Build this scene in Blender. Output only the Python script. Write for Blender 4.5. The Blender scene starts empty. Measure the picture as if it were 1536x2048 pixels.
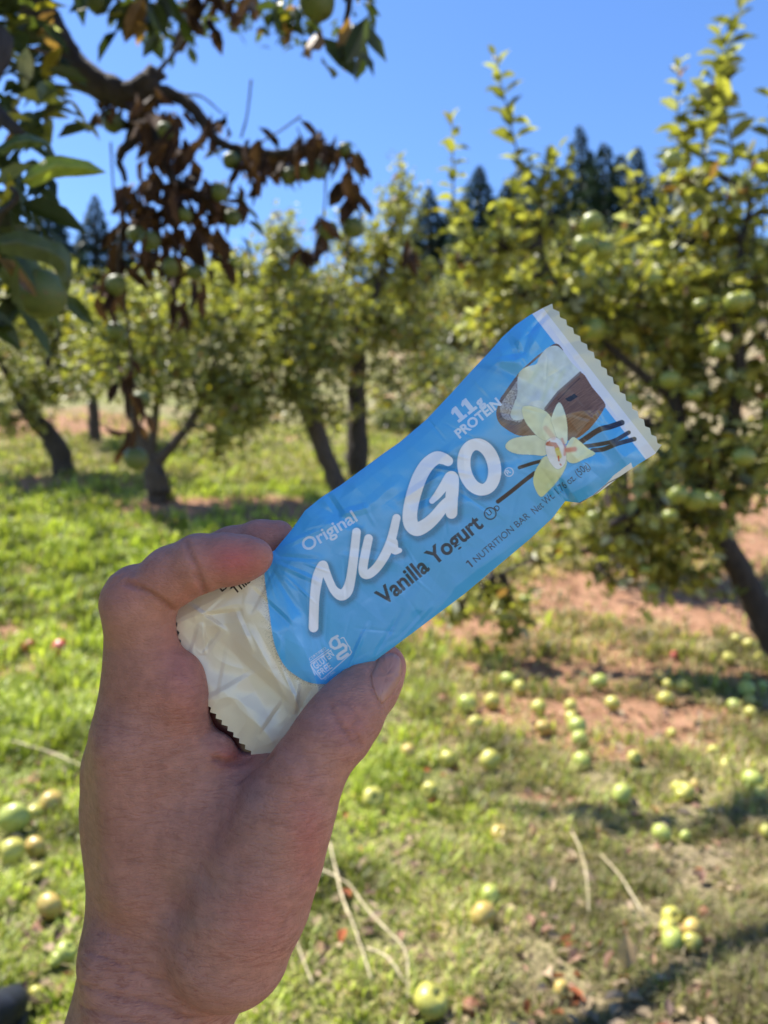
import bpy, math
import numpy as np
from mathutils import Vector

sc = bpy.context.scene
COL = sc.collection
F = 1547.0            # focal length in pixels of the 1536 x 2048 frame
H = 1.05              # height of the camera over the ground (m)

# ------------------------------------------------------------------ camera
cam_d = bpy.data.cameras.new("camera")
cam = bpy.data.objects.new("camera", cam_d)
COL.objects.link(cam)
cam.location = (0, 0, H)
cam.rotation_euler = (math.radians(90), 0, 0)
cam_d.sensor_fit = 'VERTICAL'
cam_d.sensor_height = 36.0
cam_d.lens = 36.0 * F / 2048.0
cam_d.clip_start = 0.02
cam_d.clip_end = 2000
cam_d.dof.use_dof = True
cam_d.dof.focus_distance = 0.264
cam_d.dof.aperture_fstop = 11.4
sc.camera = cam
sc.render.resolution_x, sc.render.resolution_y = 768, 1024

# ------------------------------------------------------------------ sky and sun
SUN = Vector((-0.60, 0.36, 1.15)).normalized()      # towards the sun
elev = math.asin(SUN.z)
world = bpy.data.worlds.new("World")
sc.world = world
world.use_nodes = True
nt = world.node_tree
nt.nodes.clear()
w_out = nt.nodes.new('ShaderNodeOutputWorld')
w_bg = nt.nodes.new('ShaderNodeBackground')
w_sky = nt.nodes.new('ShaderNodeTexSky')
w_hsv = nt.nodes.new('ShaderNodeHueSaturation')
w_sky.sky_type = 'NISHITA'
w_sky.sun_disc = False
w_sky.sun_elevation = elev
w_sky.sun_rotation = math.atan2(SUN.x, SUN.y)
w_sky.altitude = 900
w_sky.air_density = 1.0
w_sky.dust_density = 0.25
w_sky.ozone_density = 2.6
w_hsv.inputs['Hue'].default_value = 0.507
w_hsv.inputs['Saturation'].default_value = 1.18
w_bg.inputs['Strength'].default_value = 0.108
nt.links.new(w_sky.outputs[0], w_hsv.inputs['Color'])
nt.links.new(w_hsv.outputs[0], w_bg.inputs['Color'])
nt.links.new(w_bg.outputs[0], w_out.inputs['Surface'])
sun_d = bpy.data.lights.new("sun", 'SUN')
sun_d.energy = 5.0
sun_d.angle = math.radians(0.53)
sun_d.color = (1.0, 0.955, 0.88)
sun = bpy.data.objects.new("sun", sun_d)
COL.objects.link(sun)
sun.rotation_euler = SUN.to_track_quat('Z', 'Y').to_euler()
sc.view_settings.view_transform = 'Standard'
sc.view_settings.look = 'None'
sc.view_settings.exposure = 1.32
sc.view_settings.gamma = 1.0
try:
    sc.cycles.max_bounces = 8
    sc.cycles.sample_clamp_direct = 8
    sc.cycles.sample_clamp_indirect = 4
    sc.cycles.diffuse_bounces = 4
    sc.cycles.transmission_bounces = 4
    sc.cycles.caustics_reflective = False
    sc.cycles.caustics_refractive = False
    sc.cycles.use_denoising = True
except Exception:
    pass

rng = np.random.default_rng(11)

# ------------------------------------------------------------------ helpers
def P(px, py, d):
    """Pixel of the photograph and distance along the view axis -> point of the place."""
    return np.array([(px - 768.0) / F * d, d, H - (py - 1024.0) / F * d])

def tag(o, label=None, cat=None, group=None, kind=None):
    if label: o['label'] = label
    if cat: o['category'] = cat
    if group: o['group'] = group
    if kind: o['kind'] = kind
    return o

def empty(name, loc=(0, 0, 0)):
    o = bpy.data.objects.new(name, None)
    o.location = loc
    o.empty_display_size = 0.1
    COL.objects.link(o)
    return o

def mesh_obj(name, verts, faces, mat, parent=None, smooth=True, cols=None, attrs=None):
    """faces: an (n,k) int array or a list of such arrays (k = 3 or 4)."""
    if isinstance(faces, np.ndarray):
        faces = [faces]
    faces = [f for f in faces if len(f)]
    me = bpy.data.meshes.new(name)
    verts = np.asarray(verts, dtype=np.float32)
    me.vertices.add(len(verts))
    me.vertices.foreach_set('co', verts.ravel())
    nl = sum(f.size for f in faces)
    npoly = sum(len(f) for f in faces)
    me.loops.add(nl)
    me.polygons.add(npoly)
    me.loops.foreach_set('vertex_index', np.concatenate([f.ravel() for f in faces]).astype(np.int32))
    tot = np.concatenate([np.full(len(f), f.shape[1], np.int32) for f in faces])
    me.polygons.foreach_set('loop_start', (np.cumsum(tot) - tot).astype(np.int32))
    me.polygons.foreach_set('use_smooth', np.full(npoly, smooth, dtype=bool))
    me.update(calc_edges=True)
    if cols is not None:
        a = me.color_attributes.new('col', 'FLOAT_COLOR', 'POINT')
        c = np.ones((len(verts), 4), np.float32)
        c[:, :3] = cols
        a.data.foreach_set('color', c.ravel())
    if attrs:
        for k, v in attrs.items():
            a = me.attributes.new(k, 'FLOAT', 'POINT')
            a.data.foreach_set('value', np.asarray(v, np.float32))
    me.materials.append(mat)
    o = bpy.data.objects.new(name, me)
    COL.objects.link(o)
    if parent is not None:
        o.parent = parent
        if tuple(parent.location) != (0.0, 0.0, 0.0):
            me.transform(__import__('mathutils').Matrix.Translation(-Vector(parent.location)))
    return o

def lattice(n, seed):
    return np.random.default_rng(seed).random((n, n)).astype(np.float32)
_LAT = lattice(256, 5)
def vnoise(x, y, scale=1.0, seed=0):
    """Smooth value noise, 0..1."""
    x = np.asarray(x, float) / scale + 31.7 * (seed + 1)
    y = np.asarray(y, float) / scale + 57.3 * (seed + 1)
    xi, yi = np.floor(x).astype(int), np.floor(y).astype(int)
    fx, fy = x - xi, y - yi
    fx, fy = fx * fx * (3 - 2 * fx), fy * fy * (3 - 2 * fy)
    g = lambda i, j: _LAT[(xi + i) % 256, (yi + j) % 256]
    return (g(0, 0) * (1 - fx) + g(1, 0) * fx) * (1 - fy) + (g(0, 1) * (1 - fx) + g(1, 1) * fx) * fy
def fbm(x, y, scale, seed=0, octs=4):
    s, a, t = 0, 1.0, 0
    for k in range(octs):
        s = s + a * vnoise(x, y, scale / 2 ** k, seed + 7 * k)
        t += a
        a *= 0.55
    return s / t

# ------------------------------------------------------------------ materials
def new_mat(name):
    m = bpy.data.materials.new(name)
    m.use_nodes = True
    n = m.node_tree
    b = n.nodes['Principled BSDF']
    return m, n, b

def N(n, t, **kw):
    x = n.nodes.new(t)
    for k, v in kw.items():
        if k.startswith('i_'):
            x.inputs[k[2:].replace('_', ' ')].default_value = v
        else:
            setattr(x, k, v)
    return x

def coords(n, scale=(1, 1, 1), rot=(0, 0, 0), kind='Object'):
    tc = N(n, 'ShaderNodeTexCoord')
    mp = N(n, 'ShaderNodeMapping')
    mp.inputs['Scale'].default_value = scale
    mp.inputs['Rotation'].default_value = rot
    n.links.new(tc.outputs[kind], mp.inputs['Vector'])
    return mp.outputs[0]

def mixc(n, a, b, fac, blend='MIX'):
    m = N(n, 'ShaderNodeMix', data_type='RGBA', blend_type=blend)
    for sock, v in ((m.inputs[0], fac), (m.inputs[6], a), (m.inputs[7], b)):
        if hasattr(v, 'is_linked'):
            n.links.new(v, sock)
        elif isinstance(v, (int, float)):
            sock.default_value = v
        else:
            sock.default_value = (*v, 1.0)
    return m.outputs[2]

def noise(n, vec, scale, detail=4, rough=0.6):
    t = N(n, 'ShaderNodeTexNoise')
    t.inputs['Scale'].default_value = scale
    t.inputs['Detail'].default_value = detail
    t.inputs['Roughness'].default_value = rough
    n.links.new(vec, t.inputs['Vector'])
    return t

def ramp(n, val, stops):
    r = N(n, 'ShaderNodeValToRGB')
    el = r.color_ramp.elements
    while len(el) < len(stops):
        el.new(0.5)
    for e, (p, c) in zip(el, stops):
        e.position = p
        e.color = (*c, 1.0) if len(c) == 3 else c
    n.links.new(val, r.inputs[0])
    return r.outputs[0]

def bump(n, b, h, strength, dist, prev=None):
    x = N(n, 'ShaderNodeBump')
    x.inputs['Strength'].default_value = strength
    x.inputs['Distance'].default_value = dist
    n.links.new(h, x.inputs['Height'])
    if prev is not None:
        n.links.new(prev, x.inputs['Normal'])
    if b is not None:
        n.links.new(x.outputs[0], b.inputs['Normal'])
    return x.outputs[0]

def leaf_mat(name, trans=0.35, gloss=0.35, rough=0.42):
    m, n, b = new_mat(name)
    at = N(n, 'ShaderNodeVertexColor', layer_name='col')
    ns = noise(n, coords(n), 45, 3)
    c = mixc(n, at.outputs[0], ramp(n, ns.outputs[0], [(0.3, (0.72, 0.72, 0.72)), (0.75, (1.2, 1.2, 1.1))]), 1.0, 'MULTIPLY')
    n.links.new(c, b.inputs['Base Color'])
    b.inputs['Roughness'].default_value = rough
    b.inputs['Specular IOR Level'].default_value = gloss
    tr = N(n, 'ShaderNodeBsdfTranslucent')
    tc = mixc(n, c, (1.25, 1.35, 0.55), 1.0, 'MULTIPLY')
    n.links.new(tc, tr.inputs[0])
    mx = N(n, 'ShaderNodeMixShader')
    mx.inputs[0].default_value = trans
    n.links.new(b.outputs[0], mx.inputs[1])
    n.links.new(tr.outputs[0], mx.inputs[2])
    n.links.new(mx.outputs[0], n.nodes['Material Output'].inputs[0])
    return m

def bark_mat(name, c1, c2):
    m, n, b = new_mat(name)
    ns = noise(n, coords(n, (1, 1, 0.35)), 28, 8, 0.7)
    n.links.new(ramp(n, ns.outputs[0], [(0.3, c1), (0.7, c2)]), b.inputs['Base Color'])
    b.inputs['Roughness'].default_value = 0.9
    bump(n, b, ns.outputs[0], 1.0, 0.02)
    return m

M_leaf = leaf_mat('apple_leaf', 0.42, 0.6, 0.44)
M_dead = leaf_mat('dead_leaf', 0.14, 0.12, 0.75)
M_needle = leaf_mat('needles', 0.08, 0.2, 0.6)
M_grass = leaf_mat('grass_blade', 0.4, 0.35, 0.5)
M_bark = bark_mat('bark', (0.036, 0.025, 0.019), (0.12, 0.086, 0.066))
M_bark_dark = bark_mat('bark_dark', (0.022, 0.016, 0.013), (0.07, 0.052, 0.042))

def apple_mat(name, c_main, c_blush, amount, rough=0.38):
    m, n, b = new_mat(name)
    v = coords(n)
    a = noise(n, v, 14, 3, 0.5)
    sp = noise(n, v, 260, 2, 0.5)
    col = mixc(n, c_main, c_blush, ramp(n, a.outputs[0], [(0.62 - amount, (0, 0, 0)), (0.80 - amount * 0.7, (1, 1, 1))]))
    col = mixc(n, col, (0.50, 0.46, 0.24), ramp(n, sp.outputs[0], [(0.66, (0, 0, 0)), (0.75, (0.6, 0.6, 0.6))]))
    br = noise(n, v, 7, 2, 0.4)
    col = mixc(n, col, (0.17, 0.085, 0.035), ramp(n, br.outputs[0], [(0.62, (0, 0, 0)), (0.70, (0.8, 0.8, 0.8))]))
    n.links.new(col, b.inputs['Base Color'])
    b.inputs['Roughness'].default_value = rough
    b.inputs['Subsurface Weight'].default_value = 0.08
    b.inputs['Subsurface Radius'].default_value = (0.01, 0.01, 0.004)
    return m
AM = {
    'y': apple_mat('apple_yellow_green', (0.42, 0.40, 0.075), (0.50, 0.36, 0.10), 0.10),
    'g': apple_mat('apple_green', (0.34, 0.39, 0.08), (0.42, 0.41, 0.10), 0.12),
    'b': apple_mat('apple_blushed', (0.43, 0.38, 0.085), (0.50, 0.14, 0.07), 0.16),
    'r': apple_mat('apple_red', (0.46, 0.055, 0.04), (0.50, 0.20, 0.09), 0.1),
    'o': apple_mat('apple_rotten', (0.30, 0.11, 0.045), (0.12, 0.05, 0.025), 0.25, 0.7),
}
AM_tree = apple_mat('apple_on_tree', (0.19, 0.22, 0.035), (0.30, 0.29, 0.05), 0.14)
AM_shade = apple_mat('apple_painted_shade', (0.075, 0.105, 0.022), (0.15, 0.15, 0.03), 0.10, 0.55)  # darker copy of the tree apples, backlit shade put into the colour

# ------------------------------------------------------------------ ground
_ky = [-40, 0, 2.5, 3.5, 4.5, 5.5, 6.5, 8, 10, 14, 20, 30, 45, 70, 100, 160, 700]
_kz = [0, 0, 0.0, 0.02, 0.08, 0.22, 0.43, 0.84, 1.40, 2.45, 4.2, 7.3, 12.6, 21.5, 30, 34, 36]
_yy = np.linspace(-40, 700, 14801)
_zz = np.interp(_yy, _ky, _kz)
for _w in (9, 15):
    _zz = np.convolve(np.pad(_zz, _w, mode='edge'), np.ones(2 * _w + 1) / (2 * _w + 1), 'valid')
def gz(x, y, fine=True):
    x = np.asarray(x, float); y = np.asarray(y, float)
    z = np.interp(y, _yy, _zz)
    far = np.clip((y - 7) / 8, 0, 1)
    z = z + far * (-0.035 * x) * np.clip(1 - (y - 20) / 60, 0.2, 1)
    z = z + far * (fbm(x, y, 9.0, 3) - 0.5) * 0.9 * np.clip(y / 30, 0.2, 2)
    if fine:
        z = z + (fbm(x, y, 0.55, 1) - 0.5) * 0.075 + (fbm(x, y, 0.11, 2, 2) - 0.5) * 0.028
    return z
def ground_at(px, py, lift=0.0):
    d = np.geomspace(0.8, 120, 6000)
    x = (px - 768.0) / F * d
    z = H - (py - 1024.0) / F * d
    below = np.nonzero(z <= gz(x, d) + lift)[0]
    i = below[0] if len(below) else len(d) - 1
    return np.array([x[i], d[i], gz(x[i], d[i])])

# bare soil, worn path and dry straw patches, in metres over the ground
SOIL = [  # px, py, radius x, radius y (m), weight
    (930, 1250, 1.0, .45, .8), (1120, 1190, 1.6, .5, .9), (1330, 1210, 1.6, .7, 1.0), (1480, 1190, 1.2, .8, .9),
    (1180, 1350, 1.2, .3, .95), (1350, 1440, 1.0, .34, 1.0), (1130, 1500, .5, .12, .5), (1050, 1290, .9, .2, .6), (1480, 1500, .6, .2, .7), (1250, 1330, .9, .2, .6),
    (120, 965, 2.2, .35, .7), (480, 1015, 1.8, .4, 1.0), (620, 1035, 1.6, .4, 1.0), (30, 1260, .55, .22, .7),
    (60, 1350, .35, .16, .55), (150, 850, 2.6, 1.2, .8), (860, 650, 2.5, 8, 1.0), (1500, 1010, 2.5, 1.6, 1.0), (1520, 1100, 1, .8, 1.0),
    (1000, 1100, 1.8, .5, .5), (1450, 1600, .25, .06, .3), (240, 690, 2, 2, .5), (300, 1290, .25, .1, .6), (150, 1390, .2, .06, .5), (90, 1180, .6, .12, .4), (60, 1560, .15, .05, .5), (1120, 1600, .22, .06, .5),
]
SOIL = [(ground_at(a, b), c, d, w) for a, b, c, d, w in SOIL]
def soil(x, y):
    s = np.zeros(np.shape(x))
    for g, rx, ry, w in SOIL:
        s = np.maximum(s, w * np.exp(-(((x - g[0]) / rx) ** 2 + ((y - g[1]) / ry) ** 2)))
    s = s + (fbm(x, y, 0.55, 9) - 0.5) * 1.15 + .06 * np.clip(x * 2, -1, 1) + 0.05 * np.clip((y - 12) / 12, 0, 1)
    return np.clip(s, 0, 1)
def dryness(x, y):
    """0 lush green (left), 1 straw (right foreground, far hillside)."""
    b = 0.62 + 0.42 * np.tanh((x - 0.10) / 0.45) + 0.1 * np.clip((2.2 - y), -1, 1)
    b = b - 0.55 * np.exp(-(((x - 0.0) / .4) ** 2 + ((y - 2.9) / .9) ** 2))
    b = np.where(y > 10, np.maximum(b, 0.55), b)
    return np.clip(b + (fbm(x, y, 0.5, 21) - 0.5) * 1.0, 0, 1)

def build_ground():
    ys = np.concatenate([np.linspace(-6, 0.9, 40), np.linspace(1.0, 7, 330), 7 + np.geomspace(0.03, 600, 260)])
    u = np.linspace(-1, 1, 361)
    xs = np.sign(u) * (np.abs(u) * 6 + (np.abs(u) ** 6) * 400)
    X, Y = np.meshgrid(xs, ys)
    Z = gz(X, Y)
    n, m = X.shape
    idx = np.arange(n * m).reshape(n, m)
    faces = np.stack([idx[:-1, :-1], idx[:-1, 1:], idx[1:, 1:], idx[1:, :-1]], -1).reshape(-1, 4)
    mat, nt_, b = new_mat('orchard_ground')
    v = coords(nt_)
    so = N(nt_, 'ShaderNodeAttribute', attribute_name='soil')
    dr = N(nt_, 'ShaderNodeAttribute', attribute_name='dry')
    n1 = noise(nt_, v, 9, 8, 0.7)
    n2 = noise(nt_, v, 55, 6, 0.7)
    dirt = mixc(nt_, ramp(nt_, n1.outputs[0], [(0.3, (0.21, 0.105, 0.06)), (0.7, (0.46, 0.28, 0.18))]),
                ramp(nt_, n2.outputs[0], [(0.3, (0.55, 0.5, 0.45)), (0.7, (1.25, 1.2, 1.15))]), 1.0, 'MULTIPLY')
    green = ramp(nt_, n2.outputs[0], [(0.32, (0.04, 0.055, 0.014)), (0.68, (0.27, 0.31, 0.075))])
    straw = ramp(nt_, n2.outputs[0], [(0.32, (0.07, 0.05, 0.027)), (0.68, (0.46, 0.37, 0.22))])
    g = mixc(nt_, green, straw, dr.outputs['Fac'])
    ad = N(nt_, 'ShaderNodeMath', operation='MULTIPLY_ADD')
    nt_.links.new(n1.outputs[0], ad.inputs[0]); ad.inputs[1].default_value = 0.5
    nt_.links.new(so.outputs['Fac'], ad.inputs[2])
    f = ramp(nt_, ad.outputs[0], [(0.43, (0, 0, 0)), (0.66, (1, 1, 1))])
    nt_.links.new(mixc(nt_, g, dirt, f), b.inputs['Base Color'])
    b.inputs['Roughness'].default_value = 0.95
    b.inputs['Specular IOR Level'].default_value = 0.1
    bump(nt_, b, n2.outputs[0], 0.8, 0.02)
    o = mesh_obj('ground', np.stack([X, Y, Z], -1).reshape(-1, 3), faces, mat,
                 attrs={'soil': soil(X, Y).ravel(), 'dry': dryness(X, Y).ravel()})
    tag(o, 'orchard floor of red-brown soil, green grass and dry straw rising to a hillside', 'ground', kind='structure')
build_ground()

# ------------------------------------------------------------------ leaves
def leaf_arrays(pos, direc, nrm, L, W, cols, fold=0.25, curl=0.25):
    """Folded, tapering leaves: 8 points each (base, 2x3 edge/midrib stations, tip)."""
    n = len(pos)
    direc = direc / (np.linalg.norm(direc, axis=1, keepdims=True) + 1e-9)
    side = np.cross(direc, nrm)
    side /= (np.linalg.norm(side, axis=1, keepdims=True) + 1e-9)
    up = np.cross(side, direc)
    L = L[:, None]; W = W[:, None]
    cu = curl[:, None] if hasattr(curl, 'shape') else curl
    def at(t, s, w):
        h = fold * np.abs(s) * w * W * 0.5 - cu * (t ** 2) * L * 0.6
        return pos + direc * (t * L) + side * (s * w * W * 0.5) + up * h
    V = np.stack([at(0, 0, 0), at(.33, -1, .85), at(.33, 0, 1), at(.33, 1, .85),
                  at(.68, -1, .8), at(.68, 0, 1), at(.68, 1, .8), at(1, 0, 0)], 1)
    base = (np.arange(n) * 8)[:, None]
    T = np.concatenate([base + np.array([[0, 1, 2]]), base + np.array([[0, 2, 3]]),
                        base + np.array([[4, 7, 5]]), base + np.array([[5, 7, 6]])])
    Q = np.concatenate([base + np.array([[1, 4, 5, 2]]), base + np.array([[2, 5, 6, 3]])])
    return V.reshape(-1, 3), T, Q, np.repeat(cols, 8, axis=0)

class Leaves:
    def __init__(s): s.V, s.T, s.Q, s.C, s.n = [], [], [], [], 0
    def add(s, *a, **k):
        V, T, Q, C = leaf_arrays(*a, **k)
        s.V.append(V); s.T.append(T + s.n); s.Q.append(Q + s.n); s.C.append(C); s.n += len(V)
    def build(s, name, mat, parent):
        return mesh_obj(name, np.concatenate(s.V), [np.concatenate(s.T), np.concatenate(s.Q)], mat, parent,
                        smooth=False, cols=np.concatenate(s.C))

def unit(v): return v / (np.linalg.norm(v, axis=-1, keepdims=True) + 1e-9)
def rand_unit(n): return unit(rng.normal(size=(n, 3)))

def leaf_palette(n, kind='apple'):
    r = rng.random(n)[:, None]; k = rng.random(n)
    if kind == 'dead':
        a = np.array([0.030, 0.017, 0.013]); b = np.array([0.115, 0.060, 0.040])
        return a + (b - a) * r ** 1.3
    if kind == 'shade':  # near leaves: backlit shade put into a darker colour; also dark shrubs
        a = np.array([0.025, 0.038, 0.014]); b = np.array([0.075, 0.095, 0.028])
    elif kind == 'far':
        a = np.array([0.085, 0.10, 0.04]); b = np.array([0.25, 0.25, 0.10])
    elif kind == 'sage':
        a = np.array([0.13, 0.15, 0.09]); b = np.array([0.26, 0.27, 0.17])
    else:
        a = np.array([0.10, 0.11, 0.028]); b = np.array([0.50, 0.47, 0.12])
    c = a + (b - a) * r
    if kind in ('apple', 'far'):
        w = (k > 0.76) & (k < 0.88); c[w] = np.array([0.46, 0.46, 0.32]) * (0.6 + 0.6 * r[w])
    c[k > 0.91] = np.array([0.36, 0.30, 0.04]) * (0.7 + 0.5 * r[k > 0.91])
    c[k < 0.035] = np.array([0.30, 0.16, 0.07]) * (0.6 + 0.5 * r[k < 0.035])
    return c

# ------------------------------------------------------------------ limbs
class Tubes:
    def __init__(s): s.V, s.Q, s.n = [], [], 0
    def add(s, pts, rad, sides=7, wobble=0.0):
        pts = np.asarray(pts, float); rad = np.asarray(rad, float)
        # resample smoothly (Catmull-Rom)
        if len(pts) > 2:
            k = 5
            pp = np.vstack([2 * pts[0] - pts[1], pts, 2 * pts[-1] - pts[-2]])
            out, ro = [], []
            for i in range(1, len(pp) - 2):
                for j in range(k):
                    t = j / k
                    a, b, c, d = pp[i - 1], pp[i], pp[i + 1], pp[i + 2]
                    out.append(0.5 * (2 * b + (c - a) * t + (2 * a - 5 * b + 4 * c - d) * t * t + (3 * b - a - 3 * c + d) * t ** 3))
                    ro.append(rad[i - 1] * (1 - t) + rad[i] * t)
            out.append(pts[-1]); ro.append(rad[-1])
            pts, rad = np.array(out), np.array(ro)
        if wobble:
            pts = pts + rng.normal(size=pts.shape) * rad[:, None] * wobble
            rad = rad * (1 + rng.normal(size=rad.shape) * wobble * 0.6)
        tan = unit(np.gradient(pts, axis=0))
        ref = np.array([0, 0, 1.0]) if abs(tan[0][2]) < 0.9 else np.array([1.0, 0, 0])
        a = unit(np.cross(tan, ref)); b = np.cross(tan, a)
        th = np.linspace(0, 2 * np.pi, sides, endpoint=False)
        ring = pts[:, None] + rad[:, None, None] * (np.cos(th)[None, :, None] * a[:, None] + np.sin(th)[None, :, None] * b[:, None])
        if wobble:
            ring += rng.normal(size=ring.shape) * rad[:, None, None] * wobble * 0.5
        n = len(pts)
        V = ring.reshape(-1, 3)
        i = np.arange(n - 1)[:, None] * sides
        j = np.arange(sides)[None]
        j2 = (j + 1) % sides
        Q = np.stack([i + j, i + j2, i + sides + j2, i + sides + j], -1).reshape(-1, 4)
        cap = np.arange(sides)
        V = np.vstack([V, pts[-1] + tan[-1] * rad[-1] * 0.4, pts[0]])
        T = np.stack([(n - 1) * sides + cap, (n - 1) * sides + (cap + 1) % sides, np.full(sides, n * sides), np.full(sides, n * sides)], -1)
        s.V.append(V); s.Q.append(Q + s.n); s.T = getattr(s, 'T', []); s.T.append(T[:, :3] + s.n)
        s.n += len(V)
        return pts
    def build(s, name, mat, parent):
        return mesh_obj(name, np.concatenate(s.V), [np.concatenate(s.Q), np.concatenate(s.T)], mat, parent)

# ------------------------------------------------------------------ apples
def apple_mesh(name, seed):
    r = np.random.default_rng(seed)
    nu, nv = 28, 18
    V, fc = [], []
    lob = r.uniform(0.02, 0.05); ph = r.uniform(0, 6); sq = r.uniform(0.86, 1.0); lean = r.uniform(-0.1, 0.1)
    for j in range(nv + 1):
        t = math.pi * j / nv
        for i in range(nu):
            a = 2 * math.pi * i / nu
            rr = math.sin(t) ** 0.9 if 0 < j < nv else 0.0
            rr *= 1 + lob * math.cos(5 * a + ph) * (0.3 + 0.7 * (t / math.pi)) + 0.06 * math.cos(t)
            z = math.cos(t) * sq
            z -= 0.30 * math.exp(-(rr / 0.26) ** 2) if t < 1.2 else 0
            z += 0.16 * math.exp(-(rr / 0.20) ** 2) if t > 2.0 else 0
            V.append((rr * math.cos(a) + lean * z, rr * math.sin(a), z))
    for j in range(nv):
        for i in range(nu):
            fc.append((j * nu + i, (j + 1) * nu + i, (j + 1) * nu + (i + 1) % nu, j * nu + (i + 1) % nu))
    me = bpy.data.meshes.new(name)
    me.from_pydata(V, [], fc)
    for p in me.polygons: p.use_smooth = True
    return me
def stem_mesh():
    t = Tubes()
    t.add([(0, 0, 0.55), (0.02, 0, 0.85), (0.10, 0.03, 1.2)], [0.045, 0.035, 0.05], 6)
    V = np.concatenate(t.V); 
    me = bpy.data.meshes.new('stem')
    me.from_pydata([tuple(v) for v in V], [], [tuple(int(i) for i in q) for q in np.concatenate(t.Q)] + [tuple(int(i) for i in q) for q in np.concatenate(t.T)])
    return me
APPLE = {}
for key in AM:
    for s in range(3):
        me = apple_mesh('apple_' + key, 10 * s + ord(key))
        me.materials.append(AM[key]); APPLE[key, s] = me
APPLE_T = []
for s in range(4):
    me = apple_mesh('tree_apple', 77 + s); me.materials.append(AM_tree); APPLE_T.append(me)
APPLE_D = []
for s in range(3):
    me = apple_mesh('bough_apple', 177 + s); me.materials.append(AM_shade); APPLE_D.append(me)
STEM = stem_mesh(); STEM.materials.append(M_bark_dark)

def hang_apple(parent, p, r, pool=None):
    pool = pool or APPLE_T
    o = bpy.data.objects.new('apple', pool[int(rng.integers(len(pool)))])
    COL.objects.link(o)
    o.parent = parent
    o.location = Vector(p) - Vector(parent.location)
    o.scale = (r, r, r)
    o.rotation_euler = (rng.normal() * 0.25, rng.normal() * 0.25, rng.random() * 6)
    return o
# ------------------------------------------------------------------ orchard trees
def blob_points(px, py, d, rx, ry, n, rd=None):
    """n twig positions in an uneven ellipsoid about the point seen at (px, py, d)."""
    c = P(px, py, d); sx = rx * d / F; sz = ry * d / F; sy = rd if rd else 0.5 * (sx + sz)
    q = rand_unit(n) * (rng.random(n) ** 0.42)[:, None]
    q *= (1 + 0.28 * np.sin(q[:, 0] * 7 + px) * np.cos(q[:, 2] * 6 + py))[:, None]
    return c + q * np.array([sx, sy, sz]), c, (sx, sy, sz)

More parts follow.
